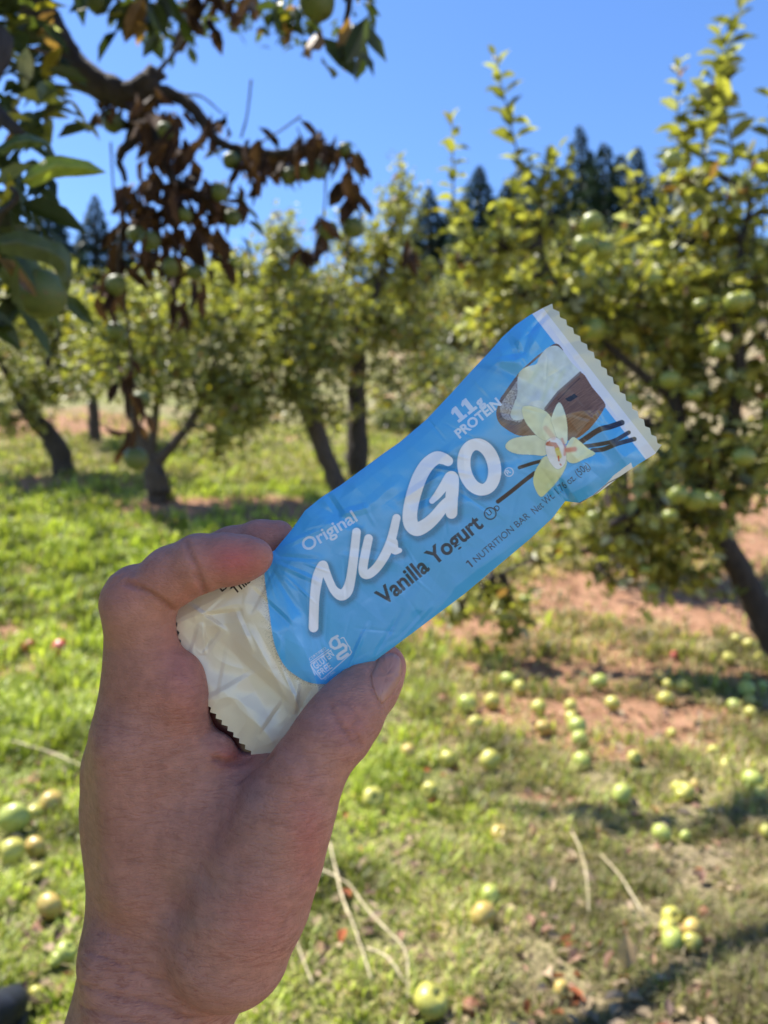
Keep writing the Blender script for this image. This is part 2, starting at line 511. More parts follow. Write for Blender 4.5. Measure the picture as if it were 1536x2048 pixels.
def make_tree(name, label, cat, group, trunk, limbs, blobs, shoots=(), apples=(), leaf_len=0.075, per=11,
              kind='apple', bark=M_bark, spray=0.16, leafmat=M_leaf, base=None, dense=1.25):
    root = empty(name, base if base is not None else tuple(P(*trunk[0][:3])))
    tag(root, label, cat, group)
    tb = Tubes()
    ctr = []
    def line(pl, sides, wob):
        pts = np.array([P(*q[:3]) for q in pl]); rad = [q[3] for q in pl]
        r = tb.add(pts, rad, sides, wob); ctr.append(r)
    t0 = [list(q) for q in trunk]
    line(t0, 12, 0.07)
    tr = tb.build('trunk', bark, root)
    tb = Tubes()
    for l in limbs: line(l, 8, 0.07)
    C0 = np.concatenate(ctr)
    lv = Leaves()
    for bl in blobs:
        px, py, d, rx, ry, n = bl[:6]; n = int(n * dense)
        q, c, s = blob_points(px, py, d, rx, ry, n)
        # one bough reaching to the clump, branchlets through it
        near = C0[np.argmin(((C0 - c) ** 2).sum(1))]
        mid = (near + c) / 2 + np.array([0, 0, 0.06])
        tb.add([near, mid, c], [0.022 * d / 5 + .006, 0.016, 0.008], 6, 0.06)
        for k in range(0, min(n, 14)):
            tb.add([c + (near - c) * 0.3 * rng.random(), (c + q[k]) / 2 + rng.normal(size=3) * 0.03, q[k]], [0.009, 0.006, 0.003], 4)
        out = unit(q - c + np.array([0, 0, 0.35 * s[2]]) + rng.normal(size=q.shape) * 0.35 * s[0])
        out[:, 2] += 0.15; out = unit(out)
        m = per
        pos = np.repeat(q, m, 0) + np.repeat(out, m, 0) * (rng.random(n * m)[:, None] - 0.5) * spray * 2
        rd = rand_unit(n * m)
        dr = unit(np.repeat(out, m, 0) * 0.5 + rd * 0.95 + np.array([0, 0, -0.12]))
        nr = unit(rand_unit(n * m) * 0.75 + np.array([0, 0, 0.8]))
        L = leaf_len * rng.uniform(0.6, 1.15, n * m)
        tint = np.repeat(rng.uniform(0.72, 1.25, n), m)[:, None]
        lv.add(pos, dr, nr, L, L * rng.uniform(0.45, 0.62, n * m), leaf_palette(n * m, kind) * tint, curl=rng.uniform(0.0, 0.5, n * m))
    for sh in shoots:
        # upright water shoots: a straight stem with leaves in a spiral
        p0, p1 = P(*sh[0]), P(*sh[1])
        nl = sh[2]; ll = (sh[3] if len(sh) > 3 else 0.085) * 1.45; nl = int(nl * 1.0)
        bend = (p0 + p1) / 2 + np.array([rng.normal() * 0.03, 0, 0])
        tb.add([p0, bend, p1], [0.007, 0.005, 0.0025], 5)
        t = np.linspace(0.02, 1, nl)[:, None]
        pos = p0 * (1 - t) + p1 * t + np.sin(t * np.pi) * (bend - (p0 + p1) / 2)
        ang = np.arange(nl) * 2.4 + rng.random() * 6
        ax = unit((p1 - p0)[None])
        rad = np.stack([np.cos(ang), np.sin(ang) * 0.8, np.full(nl, 0.0)], -1)
        dr = unit(rad * 0.9 + ax * (0.45 + 0.9 * t ** 6) + rng.normal(size=(nl, 3)) * 0.22)
        L = ll * (1.1 - 0.45 * t[:, 0] ** 3) * rng.uniform(0.8, 1.15, nl)
        c = leaf_palette(nl) * 0.85
        lv.add(pos, dr, unit(ax - rad * 0.4 + rng.normal(size=(nl, 3)) * 0.2), L, L * 0.55, c, fold=0.5, curl=rng.uniform(0.2, 0.55, nl))
    if tb.n: tb.build('branches', bark, root)
    if lv.n: lv.build('foliage', leafmat, root)
    for a in apples:
        hang_apple(root, P(*a[:3]), a[3] * a[2] / F)
    return root

def scatter_apples(blobs, n, rpx, dz=0.0):
    out = []
    for _ in range(n):
        b = blobs[int(rng.integers(len(blobs)))]
        a = rng.random() * 6.28; r = 0.35 + 0.6 * rng.random()
        out.append((b[0] + b[3] * r * math.cos(a), b[1] + b[4] * r * math.sin(a), b[2] - 0.2 * b[3] * b[2] / F, rpx * rng.uniform(0.85, 1.15)))
    return out

G_ROW = 'apple trees in the orchard rows'
def base_d(px, py):
    return ground_at(px, py)[1]

# -- the big apple tree on the right
bF = ground_at(1566, 1335); dF = bF[1]
trunkF = [(1578, 1372, dF, .125), (1566, 1330, dF, .10), (1525, 1230, dF, .083), (1478, 1140, dF - .02, .075), (1440, 1070, dF - .05, .07), (1405, 985, dF - .08, .062)]
limbsF = [
    [(1440, 1075, dF - .05, .05), (1390, 1000, dF - .2, .04), (1310, 1010, dF - .3, .03), (1220, 1050, dF - .35, .02)],
    [(1405, 985, dF - .08, .055), (1365, 890, dF - .1, .045), (1350, 800, dF - .1, .04), (1300, 690, dF, .03), (1250, 560, dF, .02)],
    [(1405, 985, dF - .08, .045), (1450, 880, dF - .2, .04), (1480, 760, dF - .3, .035), (1470, 600, dF - .3, .025), (1500, 400, dF - .2, .015)],
    [(1350, 860, dF - .1, .03), (1270, 850, dF - .2, .026), (1300, 840, dF - .3, .02)],
    [(1350, 800, dF - .1, .03), (1250, 720, dF - .1, .024), (1140, 620, dF, .018), (1080, 500, dF, .012)],
    [(1390, 1010, dF - .1, .03), (1250, 1090, dF + .1, .02), (1090, 1110, dF + .1, .014), (980, 1160, dF + .05, .01)],
]
blobsF = [(1080, 440, dF, 72, 52, 24), (1150, 600, dF, 130, 60, 44), (1300, 585, dF - .1, 100, 70, 44), (1050, 590, dF + .2, 100, 60, 36), (1000, 500, dF, 60, 60, 18),
          (1400, 470, dF - .2, 90, 110, 55), (1240, 640, dF, 110, 80, 50), (1380, 640, dF - .2, 110, 90, 56), (1500, 580, dF - .3, 80, 130, 52),
          (1460, 760, dF - .2, 110, 90, 58), (1330, 780, dF, 90, 70, 38), (1390, 890, dF - .2, 100, 80, 46), (1490, 930, dF - .3, 80, 90, 40),
          (1300, 980, dF - .3, 95, 70, 44), (1390, 1050, dF - .2, 100, 80, 50), (1260, 1060, dF - .2, 90, 60, 40), (1330, 1140, dF - .1, 90, 55, 36),
          (1180, 1030, dF + .1, 80, 50, 28), (1200, 1140, dF - .1, 45, 35, 8), 
          (990, 1170, dF + .1, 75, 45, 22), (920, 1215, dF + .1, 45, 35, 12), (1030, 1240, dF + .1, 45, 45, 10), (1080, 1110, dF + .1, 50, 30, 10),
          (1480, 380, dF - .2, 45, 70, 10), (1390, 350, dF - .2, 45, 50, 12), (1580, 700, dF - .3, 70, 220, 40),
          (940, 530, dF + .2, 50, 50, 14), (1570, 450, dF - .2, 40, 80, 9)]
shF = [((1046, 350, dF), (990, 112, dF), 22, .10), ((905, 470, dF + .1), (903, 232, dF + .1), 22, .085), ((1400, 420, dF - .1), (1500, -30, dF - .15), 44, .11),
       ((1370, 400, dF - .1), (1358, 128, dF - .1), 26, .09), ((1470, 330, dF - .2), (1440, 60, dF - .2), 20, .10), ((1245, 430, dF), (1250, 312, dF), 10, .08),
       ((1110, 400, dF), (1118, 300, dF), 10, .09), ((1520, 520, dF - .2), (1545, 180, dF - .2), 22, .1), ((1440, 480, dF), (1478, 400, dF), 8, .08),
       ((1130, 400, dF), (1145, 310, dF), 9, .09), ((1420, 260, dF - .2), (1400, 170, dF - .2), 10, .09), ((1290, 480, dF), (1284, 380, dF), 10, .09), ((1040, 440, dF), (1060, 340, dF), 10, .09), ((960, 520, dF), (935, 430, dF), 10, .08), ((1090, 420, dF), (1080, 350, dF), 9, .09), ((1350, 350, dF), (1395, 210, dF), 16, .1), ((1330, 470, dF), (1325, 330, dF), 12, .09)]
apF = [(1185, 445, dF - .4, 21), (1168, 490, dF - .4, 21), (1345, 320, dF - .35, 18), (1210, 500, dF - .4, 18), (1470, 605, dF - .6, 21), (1490, 600, dF - .55, 18),
       (1356, 990, dF - .65, 20), (1340, 1032, dF - .65, 15), (1390, 1000, dF - .6, 24), (1425, 1000, dF - .6, 20), (1487, 915, dF - .6, 22), (1533, 985, dF - .5, 10),
       (1187, 1035, dF - .3, 14), (1306, 1180, dF - .3, 13), (1050, 1200, dF - .05, 12), (1340, 760, dF - .4, 20), (1190, 660, dF - .2, 24), (1440, 700, dF - .5, 18), (1265, 800, dF - .3, 14),
       (1400, 610, dF - .5, 14), (1310, 560, dF - .4, 15), (1390, 790, dF - .5, 15), (1290, 1140, dF - .3, 12), (920, 1150, dF - .05, 11), (1120, 1040, dF, 12)]
make_tree('apple_tree', 'largest apple tree, standing on the right with a leaning dark trunk and long upright shoots', 'apple tree', G_ROW,
          trunkF, limbsF, blobsF, shF, apF + scatter_apples(blobsF[:20], 14, 11), leaf_len=0.095, per=11, bark=M_bark_dark, spray=.17, base=tuple(bF), dense=.70)

# -- a second tree behind it with an upright trunk
dG = 7.0
zG = gz((1232 - 768) / F * dG, dG); pyG = 1024 + (H - zG) / dG * F
blobsG = [(1130, 600, dG, 120, 80, 40), (1270, 560, dG, 110, 90, 40), (1200, 700, dG, 110, 60, 26), (1010, 640, dG, 70, 60, 18), (1330, 700, dG, 90, 90, 30)]
make_tree('apple_tree', 'apple tree with upright dark trunk behind the wrapper and the largest tree', 'apple tree', G_ROW,
          [(1236, pyG + 8, dG, .15), (1234, pyG - 120, dG, .12), (1228, 760, dG, .11), (1232, 640, dG, .09)],
          [[(1232, 660, dG, .07), (1180, 590, dG, .045), (1120, 560, dG, .02)], [(1232, 650, dG, .07), (1280, 560, dG, .04), (1300, 480, dG, .02)]],
          blobsG, apples=scatter_apples(blobsG, 8, 9), leaf_len=.095, per=13, kind='apple', spray=.2, base=tuple(P(1236, pyG, dG)), dense=2.2)

# -- trees of the rows on the left and in the middle
def row_tree(label, bx, by, tw, fork, limbs, blobs, napples=6, kind='apple', per=12, leaf=.10, bark=M_bark, shoots=()):
    g = ground_at(bx, by); d = g[1]
    dx = lambda l: [(q[0], q[1], d + (q[2] if len(q) > 3 else 0), q[-1]) for q in l]
    tr = [(bx, by + 6, d, tw * 1.25)] + dx(fork)
    bl = [(b[0], b[1], d + b[2], b[3], b[4], b[5]) for b in blobs]
    sh = [((s[0], s[1], d), (s[2], s[3], d), s[4]) for s in shoots]
    return make_tree('apple_tree', label, 'apple tree', G_ROW, tr, [dx(l) for l in limbs], bl, sh, scatter_apples(bl, napples, 7), leaf_len=leaf,
                     per=per, kind=kind, bark=bark, spray=.26, base=tuple(g), dense=2.1)

row_tree('low apple tree with a short forked trunk on the sunny grass left of the hand', 320, 1002, 0.120,
         [(312, 960, .14), (300, 925, .12)],
         [[(300, 930, .09), (275, 860, .06), (250, 780, .04), (230, 680, .02)], [(305, 930, .09), (345, 890, .06), (395, 820, .05), (430, 720, .03), (450, 640, .02)],
          [(300, 930, .07), (310, 840, .05), (330, 700, .02)]],
         [(230, 650, 0, 90, 80, 46), (330, 640, .2, 90, 80, 46), (430, 640, 0, 85, 80, 46), (300, 740, -.3, 110, 70, 44), (430, 770, -.1, 80, 60, 30), (180, 740, .1, 70, 50, 20), (370, 560, .3, 80, 60, 26), (440, 880, 0, 60, 40, 14), (490, 830, 0, 60, 60, 22)], 10)
row_tree('apple tree with a leaning black trunk by the left border of the grass', 128, 948, 0.128,
         [(112, 890, .14), (80, 850, .12), (40, 800, .1)],
         [[(60, 830, .07), (10, 740, .05), (-30, 650, .03)], [(60, 830, .07), (90, 740, .05), (130, 640, .03)]],
         [(40, 640, 0, 110, 90, 52), (130, 620, .2, 90, 80, 44), (60, 760, -.3, 110, 60, 40), (-40, 720, 0, 90, 110, 40), (140, 740, 0, 60, 50, 18), (70, 560, .2, 80, 60, 26), (30, 840, -.2, 70, 40, 14)], 6, bark=M_bark_dark)
row_tree('apple tree with a long slanting trunk, left of the upright dark trunk', 682, 985, 0.104,
         [(660, 930, .12), (628, 850, .11), (598, 780, .1)],
         [[(598, 785, .08), (570, 700, .05), (540, 600, .03), (555, 500, .02)], [(600, 785, .07), (640, 700, .05), (670, 600, .03)], [(610, 800, .05), (550, 790, .03), (490, 780, .02)]],
         [(560, 530, 0, 60, 60, 26), (520, 610, .1, 90, 70, 44), (620, 600, .1, 90, 70, 44), (560, 690, -.3, 110, 70, 52), (660, 700, 0, 80, 70, 36), (500, 760, -.3, 80, 60, 30), (600, 790, -.3, 80, 60, 28), (560, 470, 0, 40, 30, 12), (660, 820, .2, 60, 40, 12)], 10, shoots=[(560, 500, 560, 440, 10)])
row_tree('tall apple tree with upright dark trunk in the middle of the row', 716, 965, 0.120,
         [(714, 880, .14), (716, 780, .12), (714, 660, .1)],
         [[(714, 680, .07), (760, 560, .05), (800, 400, .025)], [(714, 680, .07), (690, 580, .04), (700, 480, .02)]],
         [(800, 400, 0, 36, 60, 20), (780, 480, 0, 60, 60, 30), (740, 560, .2, 80, 70, 40), (820, 560, .1, 60, 60, 26), (760, 660, 0, 90, 60, 40), (840, 680, .2, 50, 60, 18), (700, 500, .2, 50, 50, 20), (780, 770, .2, 70, 60, 24)], 6, bark=M_bark_dark, shoots=[(800, 380, 806, 312, 9), (690, 480, 670, 420, 8)])
row_tree('small grey-stemmed tree on the bare slope behind the forked apple tree', 190, 880, 0.080,
         [(188, 840, .09), (186, 800, .08)],
         [[(186, 800, .05), (160, 760, .03), (150, 700, .02)], [(186, 800, .05), (215, 770, .03), (240, 720, .02)]],
         [(150, 700, 0, 70, 50, 26), (230, 710, 0, 70, 50, 26), (190, 650, 0, 80, 50, 26)], 0, kind='far')

# -- hazy shrubs and scrub on the far slope
def shrub(label, px, py, rx, ry, n, kind='far', name='shrub', cat='shrub', leaf=.11, grp='shrubs on the far slope', d=None):
    d = d or 20.0
    x = (px - 768) / F * d; g = np.array([x, d, float(gz(x, d))]); pyb = 1024 + (H - g[2]) / d * F
    root = empty(name, tuple(g)); tag(root, label, cat, grp)
    tb = Tubes()
    n = int(n * 1.6)
    for k in range(5):
        tb.add([g + np.array([rng.normal() * .05, 0, -.05]), P(px + rx * rng.normal() * .25, (py + pyb) / 2, d), P(px + rx * rng.normal() * .5, py, d)], [.07, .05, .02], 5, .05)
    tb.build('trunk', M_bark, root)
    lv = Leaves()
    for b in range(4):
        q, c, s = blob_points(px + rx * rng.uniform(-.5, .5), py + ry * rng.uniform(-.4, .4), d, rx * .6, ry * .62, n // 4)
        m = 12; nn = len(q) * m
        pos = np.repeat(q, m, 0) + rng.normal(size=(nn, 3)) * 0.18 * (d / 20)
        L = leaf * rng.uniform(.6, 1.2, nn) * (d / 16)
        lv.add(pos, unit(rand_unit(nn) + [0, 0, .2]), unit(rand_unit(nn) + [0, 0, .7]), L, L * .6,
               leaf_palette(nn, kind) * np.repeat(rng.uniform(.75, 1.2, len(q)), m)[:, None])
    lv.build('foliage', M_leaf, root)
for lab, px, py, rx, ry, n, k, d in [
    ('pale sage-green shrub at the foot of the far slope, above the middle of the wrapper', 880, 740, 90, 70, 170, 'sage', 17),
    ('rounded olive shrub behind the slanting trunk', 560, 880, 90, 45, 140, 'far', 16),
    ('grey-green shrub showing between the middle tree and the wrapper', 800, 850, 80, 60, 150, 'sage', 15),
    ('low shrub in shade at the far left behind the leaning black trunk', 20, 860, 80, 60, 100, 'shade', 16),
    ('bushy olive tree on the far slope left of the tan road patch', 770, 620, 70, 70, 130, 'far', 34),
    ('narrow dark evergreen shrub beside the tan road patch', 888, 610, 16, 55, 60, 'shade', 36),
    ('dark evergreen shrub left of the tan road patch', 828, 625, 20, 40, 60, 'shade', 37),
    ('broad olive bush on the far slope right of the tan road patch', 980, 610, 90, 60, 150, 'far', 30),
    ('dense bush on the far slope behind the low forked apple tree', 330, 590, 120, 60, 170, 'far', 30),
    ('blue-green thicket tree on the skyline below the dead branch', 480, 560, 90, 55, 160, 'shade', 45),
    ('shaded thicket tree on the skyline at the left border', 60, 540, 110, 80, 180, 'shade', 38),
    ('dark thicket tree on the skyline behind the largest apple tree', 1180, 500, 160, 80, 240, 'shade', 50),
    ('shaded thicket tree on the skyline by the right border', 1450, 560, 130, 70, 190, 'shade', 48),
    ('grey-green thicket tree under the tall middle tree', 680, 600, 90, 60, 150, 'far', 40),
    ('low grey-green brush on the slope at the right border', 1500, 930, 80, 45, 90, 'sage', 14),
    ('wide olive shrub on the slope filling the gap left of the bar medallion', 930, 800, 100, 60, 170, 'far', 13),
    ('rounded shrub on the slope behind the upper edge of the wrapper', 900, 680, 80, 50, 140, 'far', 24),
    ('pale shrub on the slope behind the printed bowl', 1060, 760, 90, 70, 150, 'sage', 14),
    ('tangled olive shrub between the forked tree and the slanting trunk', 460, 840, 70, 50, 120, 'far', 15),
    ('leafy olive bush high on the slope behind the slanting trunk', 600, 640, 110, 60, 180, 'far', 26),
    ('leafy olive bush high on the slope at the far left', 110, 660, 130, 60, 180, 'far', 27),
    ('dense olive bush between the forked tree and the far-left bush', 330, 690, 110, 60, 170, 'far', 22),
]:
    shrub(lab, px, py, rx, ry, n, k, d=d)

# -- conifers on the skyline
def conifer(label, px, top, d, w_px, base_py=620):
    x = (px - 768) / F * d; zt = P(px, top, d)[2]; zb = min(float(gz(x, d)), zt - 6)
    root = empty('conifer', (x, d, zb)); tag(root, label, 'conifer', 'conifers along the skyline')
    tb = Tubes(); tb.add([(x, d, zb), (x + .1, d, (zb + zt) / 2), (x, d, zt)], [.28, .18, .04], 7, .04); tb.build('trunk', M_bark_dark, root)
    hgt = zt - zb; W = w_px * 1.3 * d / F
    n = 4200
    t = rng.random(n) ** 0.8 * 0.92
    ang = rng.random(n) * 6.28
    tier = np.abs(np.sin(t * 26 + ang * 0.5)) * 0.3 + 0.7
    irr = 0.75 + 0.5 * vnoise(ang * 1.3, t * 9, 1.0, int(px))
    r = W * (0.03 + t ** 0.9 * 1.1) * tier * irr * (0.35 + 0.65 * np.sqrt(rng.random(n)))
    pos = np.stack([x + r * np.cos(ang), d + r * np.sin(ang), zt - t * hgt], -1)
    dr = unit(np.stack([np.cos(ang), np.sin(ang), rng.uniform(-.5, .15, n)], -1) + rng.normal(size=(n, 3)) * .2)
    L = rng.uniform(.5, 1.0, n) * (0.22 + 0.6 * t) * W * .42
    c = (np.array([.020, .040, .030]) + rng.random((n, 1)) * np.array([.035, .055, .040]))
    lv = Leaves(); lv.add(pos, dr, unit(rng.normal(size=(n, 3)) * .4 + [0, 0, 1]), L, L * .45, c, fold=.1, curl=rng.uniform(.1, .5, n))
    lv.build('foliage', M_needle, root)
for lab, px, top, d, w in [
    ('slim conifer standing alone left of the dead hanging leaves', 190, 402, 62, 42),
    ('shorter conifer right beside the slim lone one', 245, 468, 66, 40),
    ('dark conifer behind the leafy boughs at the left border', 95, 400, 58, 60),
    ('small far conifer just left of the middle of the skyline', 455, 500, 90, 40),
    ('small far conifer above the round-topped apple tree', 600, 505, 88, 36),
    ('pointed dark conifer between the two thin leafy shoots', 958, 368, 60, 55),
    ('conifer right behind the taller thin shoot', 1015, 395, 64, 45),
    ('low dark conifer left of the shorter thin shoot', 858, 410, 66, 42),
    ('lower conifer between the middle tree and the shorter shoot', 905, 440, 72, 40),
    ('conifer with the highest thin tip, above the top of the largest apple tree', 1160, 288, 62, 50),
    ('dense pointed conifer right of the highest one', 1207, 322, 58, 58),
    ('conifer right of the dense pointed one', 1275, 330, 60, 50),
    ('conifer half hidden behind the shoots of the largest apple tree', 1330, 370, 64, 48),
    ('conifer whose top fills the dip left of the highest one', 1100, 330, 60, 46),
    ('dark conifer showing through the leaves at the right border', 1480, 470, 60, 55),
    ('conifer filling the skyline just right of the pointed one between the shoots', 1045, 360, 70, 52),
    ('tall conifer behind the upper boughs, right of the highest thin tip', 1180, 340, 75, 50),
    ('conifer partly behind the dense pointed one', 1240, 345, 72, 50),
    ('conifer left of the taller thin shoot, low on the skyline', 985, 430, 78, 44),
]:
    conifer(lab, px, top - (36 if px > 840 else 12), d, w * (1.2 if px > 840 else 1.0))

# ------------------------------------------------------------------ the near tree whose boughs hang over the hand
def near_tree():
    g = np.array([-2.35, 1.75, float(gz(-2.35, 1.75))])
    root = empty('apple_tree', tuple(g))
    tag(root, 'nearest apple tree, its dark bough hung with dead brown leaves and green apples', 'apple tree', G_ROW)
    D = 1.9
    tb = Tubes()
    tb.add([g + [0, 0, -.1], g + [.05, .02, .6], g + [.15, .08, 1.2], g + [.3, .15, 1.8]], [.14, .11, .10, .085], 12, .06)
    tb.build('trunk', M_bark_dark, root)
    tb = Tubes()
    top = g + [.3, .15, 1.75]
    def ln(pl, sides=9, w=.09): return tb.add([P(*q[:3]) if len(q) == 4 else np.array(q[0]) for q in pl], [q[-1] for q in pl], sides, w)
    A = [tuple(top), P(-260, -230, D), P(-90, -100, D), P(30, -25, D), P(90, 40, D), P(135, 115, D), P(185, 165, D), P(250, 188, D), P(290, 182, D)]
    tb.add(np.array(A), [.08, .065, .055, .046, .042, .040, .036, .033, .028], 10, .08)
    ln([(262, 190, D, .024), (298, 160, D, .027), (316, 146, D, .022)])
    ln([(290, 182, D, .020), (345, 190, D, .017), (385, 215, D, .016), (408, 246, D, .014), (440, 285, D, .011), (500, 302, D, .009), (560, 306, D, .008), (640, 290, D, .006), (690, 318, D, .005), (705, 380, D, .004), (725, 440, D, .003)])
    ln([(265, 190, D, .022), (275, 240, D, .02), (262, 282, D, .014), (238, 315, D, .010), (250, 360, D, .007), (245, 440, D, .006), (235, 560, D, .004)])
    ln([(280, 200, D, .018), (310, 280, D, .014), (345, 360, D, .010), (350, 470, D, .007), (350, 600, D, .003)])
    ln([(345, 360, D, .009), (420, 400, D, .007), (480, 430, D, .005)])
    ln([(312, 148, D, .006), (360, 92, D, .005), (404, 22, D, .006), (430, -40, D, .007)])
    ln([(345, 192, D, .004), (400, 192, D, .003), (445, 228, D, .002)], 5)
    ln([(482, 275, D, .003), (494, 230, D, .0025), (502, 160, D, .003)], 5)
    ln([(520, 285, D, .003), (560, 262, D, .002), (602, 232, D, .0025)], 5)
    ln([(222, 285, D, .003), (226, 360, D, .0025), (233, 430, D, .003)], 5)
    ln([(652, 340, D, .003), (650, 400, D, .002), (646, 440, D, .0025)], 5)
    ln([(245, 560, D, .004), (262, 700, D, .003), (266, 830, D, .003), (268, 900, D, .002)], 5)
    ln([(595, 255, D, .002), (604, 285, D, .002), (615, 300, D, .003)], 5)
    # bough over the camera that carries the shading crown, and boughs along the top edge
    up = np.array(top)
    tb.add([up, up + [.6, -.3, .9], np.array([-1.1, .9, 2.75]), np.array([-.6, .75, 2.9])], [.06, .05, .035, .02], 8, .07)
    tb.add([up, up + [.5, .5, 1.3], np.array([-.9, 2.9, 3.4]), np.array([-.2, 3.4, 3.6])], [.06, .045, .03, .015], 8, .07)
    tb.add([up, up + [.7, -.7, 0.1], np.array([-.65, .2, 1.35]), np.array([-.6, .1, .7])], [.05, .03, .015, .006], 8, .07)  # unseen low bough for the added leaves that darken the hand
    tb.add([np.array([-.6, .75, 2.9]), np.array([-.1, 1.2, 2.75]), P(560, -110, 1.5), P(690, -40, 1.45), P(690, 60, 1.45)], [.02, .016, .012, .008, .005], 7, .07)
    tb.add([P(60, -10, D), P(200, -80, 1.8), P(330, -60, 1.7), P(480, -70, 1.7)], [.02, .015, .012, .008], 7, .07)
    tb.add([tuple(top), P(-120, 100, 1.2), P(-40, 190, 1.0), P(40, 270, .95)], [.04, .022, .014, .006], 7, .07)
    tb.add([P(-120, 100, 1.2), P(-60, 480, .95), P(0, 430, .82), P(33, 395, .80), P(22, 375, .80)], [.022, .012, .0035, .003, .0025], 7, .03)
    tb.build('branches', M_bark_dark, root)

    # dead, curled brown leaves in hanging clusters
    lv = Leaves()
    clus = [(205, 225, 25, 40, 12), (290, 230, 45, 50, 34), (430, 268, 38, 32, 18), (335, 335, 60, 60, 46), (300, 400, 62, 55, 50), (385, 395, 60, 45, 44),
            (450, 405, 38, 38, 26), (505, 330, 38, 40, 34), (560, 335, 30, 22, 14), (640, 300, 52, 26, 40), (695, 335, 24, 40, 14), (290, 480, 55, 60, 36),
            (370, 470, 60, 55, 34), (232, 540, 24, 60, 16), (370, 560, 60, 50, 20), (215, 605, 26, 35, 9), (350, 640, 18, 40, 7), (430, 500, 22, 44, 9),
            (252, 760, 22, 40, 11), (268, 850, 24, 60, 12), (262, 900, 20, 30, 5), (640, 478, 24, 34, 10), (618, 510, 18, 26, 5), (715, 420, 16, 50, 9),
            (822, 505, 18, 34, 5), (425, 60, 14, 22, 2), (470, 10, 44, 30, 18), (410, 0, 40, 16, 9), (378, 60, 14, 26, 4), (545, 310, 20, 14, 8), (600, 270, 8, 16, 2), (235, 455, 18, 20, 5), (330, 270, 40, 40, 26), (350, 240, 20, 30, 6)]
    for cx, cy, rx, ry, n in clus:
        n = int(n * .8) + 1
        a = rng.random(n) * 6.28; r = np.sqrt(rng.random(n))
        pos = np.array([P(cx + rx * rr * math.cos(t), cy + ry * rr * math.sin(t) - 16, D + rng.normal() * .09) for t, rr in zip(a, r)])
        dr = unit(np.stack([rng.normal(size=n) * .5, rng.normal(size=n) * .5, -np.ones(n) + rng.normal(size=n) * .45], -1))
        L = rng.uniform(.04, .085, n)
        lv.add(pos, dr, rand_unit(n) * [1, 1, .3], L, L * rng.uniform(.28, .6, n), leaf_palette(n, 'dead'), fold=.9, curl=rng.uniform(-.8, .8, n))
    lv.build('dead_leaves', M_dead, root)

    # green leaves in rosettes
    lv = Leaves()
    def rosette(px, py, d, n, L0, down=0.0, kind='shade', spread=.6):
        c = P(px, py, d)
        ang = rng.random(n) * 6.28
        dr = unit(np.stack([np.cos(ang), np.sin(ang) * .7, rng.normal(size=n) * spread - down], -1))
        L = L0 * rng.uniform(.7, 1.15, n)
        lv.add(np.repeat(c[None], n, 0) + rng.normal(size=(n, 3)) * L0 * .3, dr, unit(rand_unit(n) * .7 + [0, -.2, .8]), L, L * .42, leaf_palette(n, kind), fold=.5, curl=rng.uniform(0, .6, n))
    for q in [(255, -10, 1.7, 9, .09, 1.2), (290, -5, 1.7, 9, .09, 1.5), (205, 0, 1.75, 8, .085, 1.0), (325, 0, 1.7, 6, .08, 1.2), (240, 10, 1.7, 5, .08, 1.4), (290, 20, 1.7, 5, .07, 1.4),
              (675, 55, 1.45, 6, .095, 1.1), (695, 75, 1.45, 5, .09, 1.3), (700, 15, 1.45, 5, .06, .8), (735, 10, 1.5, 3, .05, .6), (560, -15, 1.5, 4, .06, 1),
              (20, 90, 1.5, 8, .08, 0), (60, 130, 1.4, 6, .075, 0), (30, 200, 1.35, 12, .075, 0), (90, 190, 1.35, 8, .075, 0),
              (110, 175, 1.4, 7, .08, .1), (20, 250, 1.25, 12, .075, .1), (60, 240, 1.3, 10, .07, .1), (5, 20, 1.7, 6, .08, 0), (10, 140, 1.4, 10, .08, 0),
              (20, 320, 1.1, 10, .075, .3), (45, 380, 1.1, 10, .075, .4), (10, 440, 1.05, 10, .075, .4), (60, 430, 1.15, 9, .07, .6), (20, 520, 1.1, 10, .075, .6), (70, 520, 1.15, 9, .07, .7), (40, 590, 1.1, 7, .07, .7), (-20, 380, 1, 10, .08, .3), (-20, 600, 1, 6, .08, .3),
              (480, 440, 1.9, 4, .07, .8), (440, 300, 1.9, 5, .06, .5), (700, 300, 1.9, 4, .05, .2), (-30, 480, .9, 8, .08, .3)]:
        rosette(*q)
    for q in [(85, 60, 1.8, 5, .08, 0, 'apple'), (110, 190, 1.3, 4, .08, 0, 'apple'), (40, 150, 1.3, 5, .07, 0, 'apple'), (15, 60, 1.5, 5, .07, 0, 'apple'), (15, 370, .95, 3, .07, 0, 'apple')]:
        rosette(*q)
    # crown above the photographer that keeps the hand in shade, and unseen clumps added to block light
    def shade_blob(c, r, n):
        c = np.array(c)
        q = c + rand_unit(n) * (rng.random(n) ** .45)[:, None] * np.array(r)
        m = 12; nn = n * m
        pos = np.repeat(q, m, 0) + rng.normal(size=(nn, 3)) * .05
        L = rng.uniform(.055, .09, nn)
        lv.add(pos, unit(rand_unit(nn) + [0, 0, -.1]), unit(rand_unit(nn) * .6 + [0, 0, 1]), L, L * .6, leaf_palette(nn, 'shade'))
    S = np.array(SUN)
    hand = np.array([-.02, .27, 1.04])
    shade_blob(hand + S * 1.45, (.42, .42, .25), 150)
    shade_blob(hand + S * 1.85 + [.05, 0, .1], (.45, .45, .25), 130)
    shade_blob(hand + S * 1.60 + [.5, .3, .15], (.25, .25, .2), 28)
    shade_blob(np.array(P(60, 560, 1.08)) + S * .85, (.26, .30, .20), 90)  # unseen leaves added to keep the near apple dark
    shade_blob(np.array(P(60, 200, 1.4)) + S * .9, (.3, .3, .2), 40)  # unseen leaves added to shade the left leaf mass
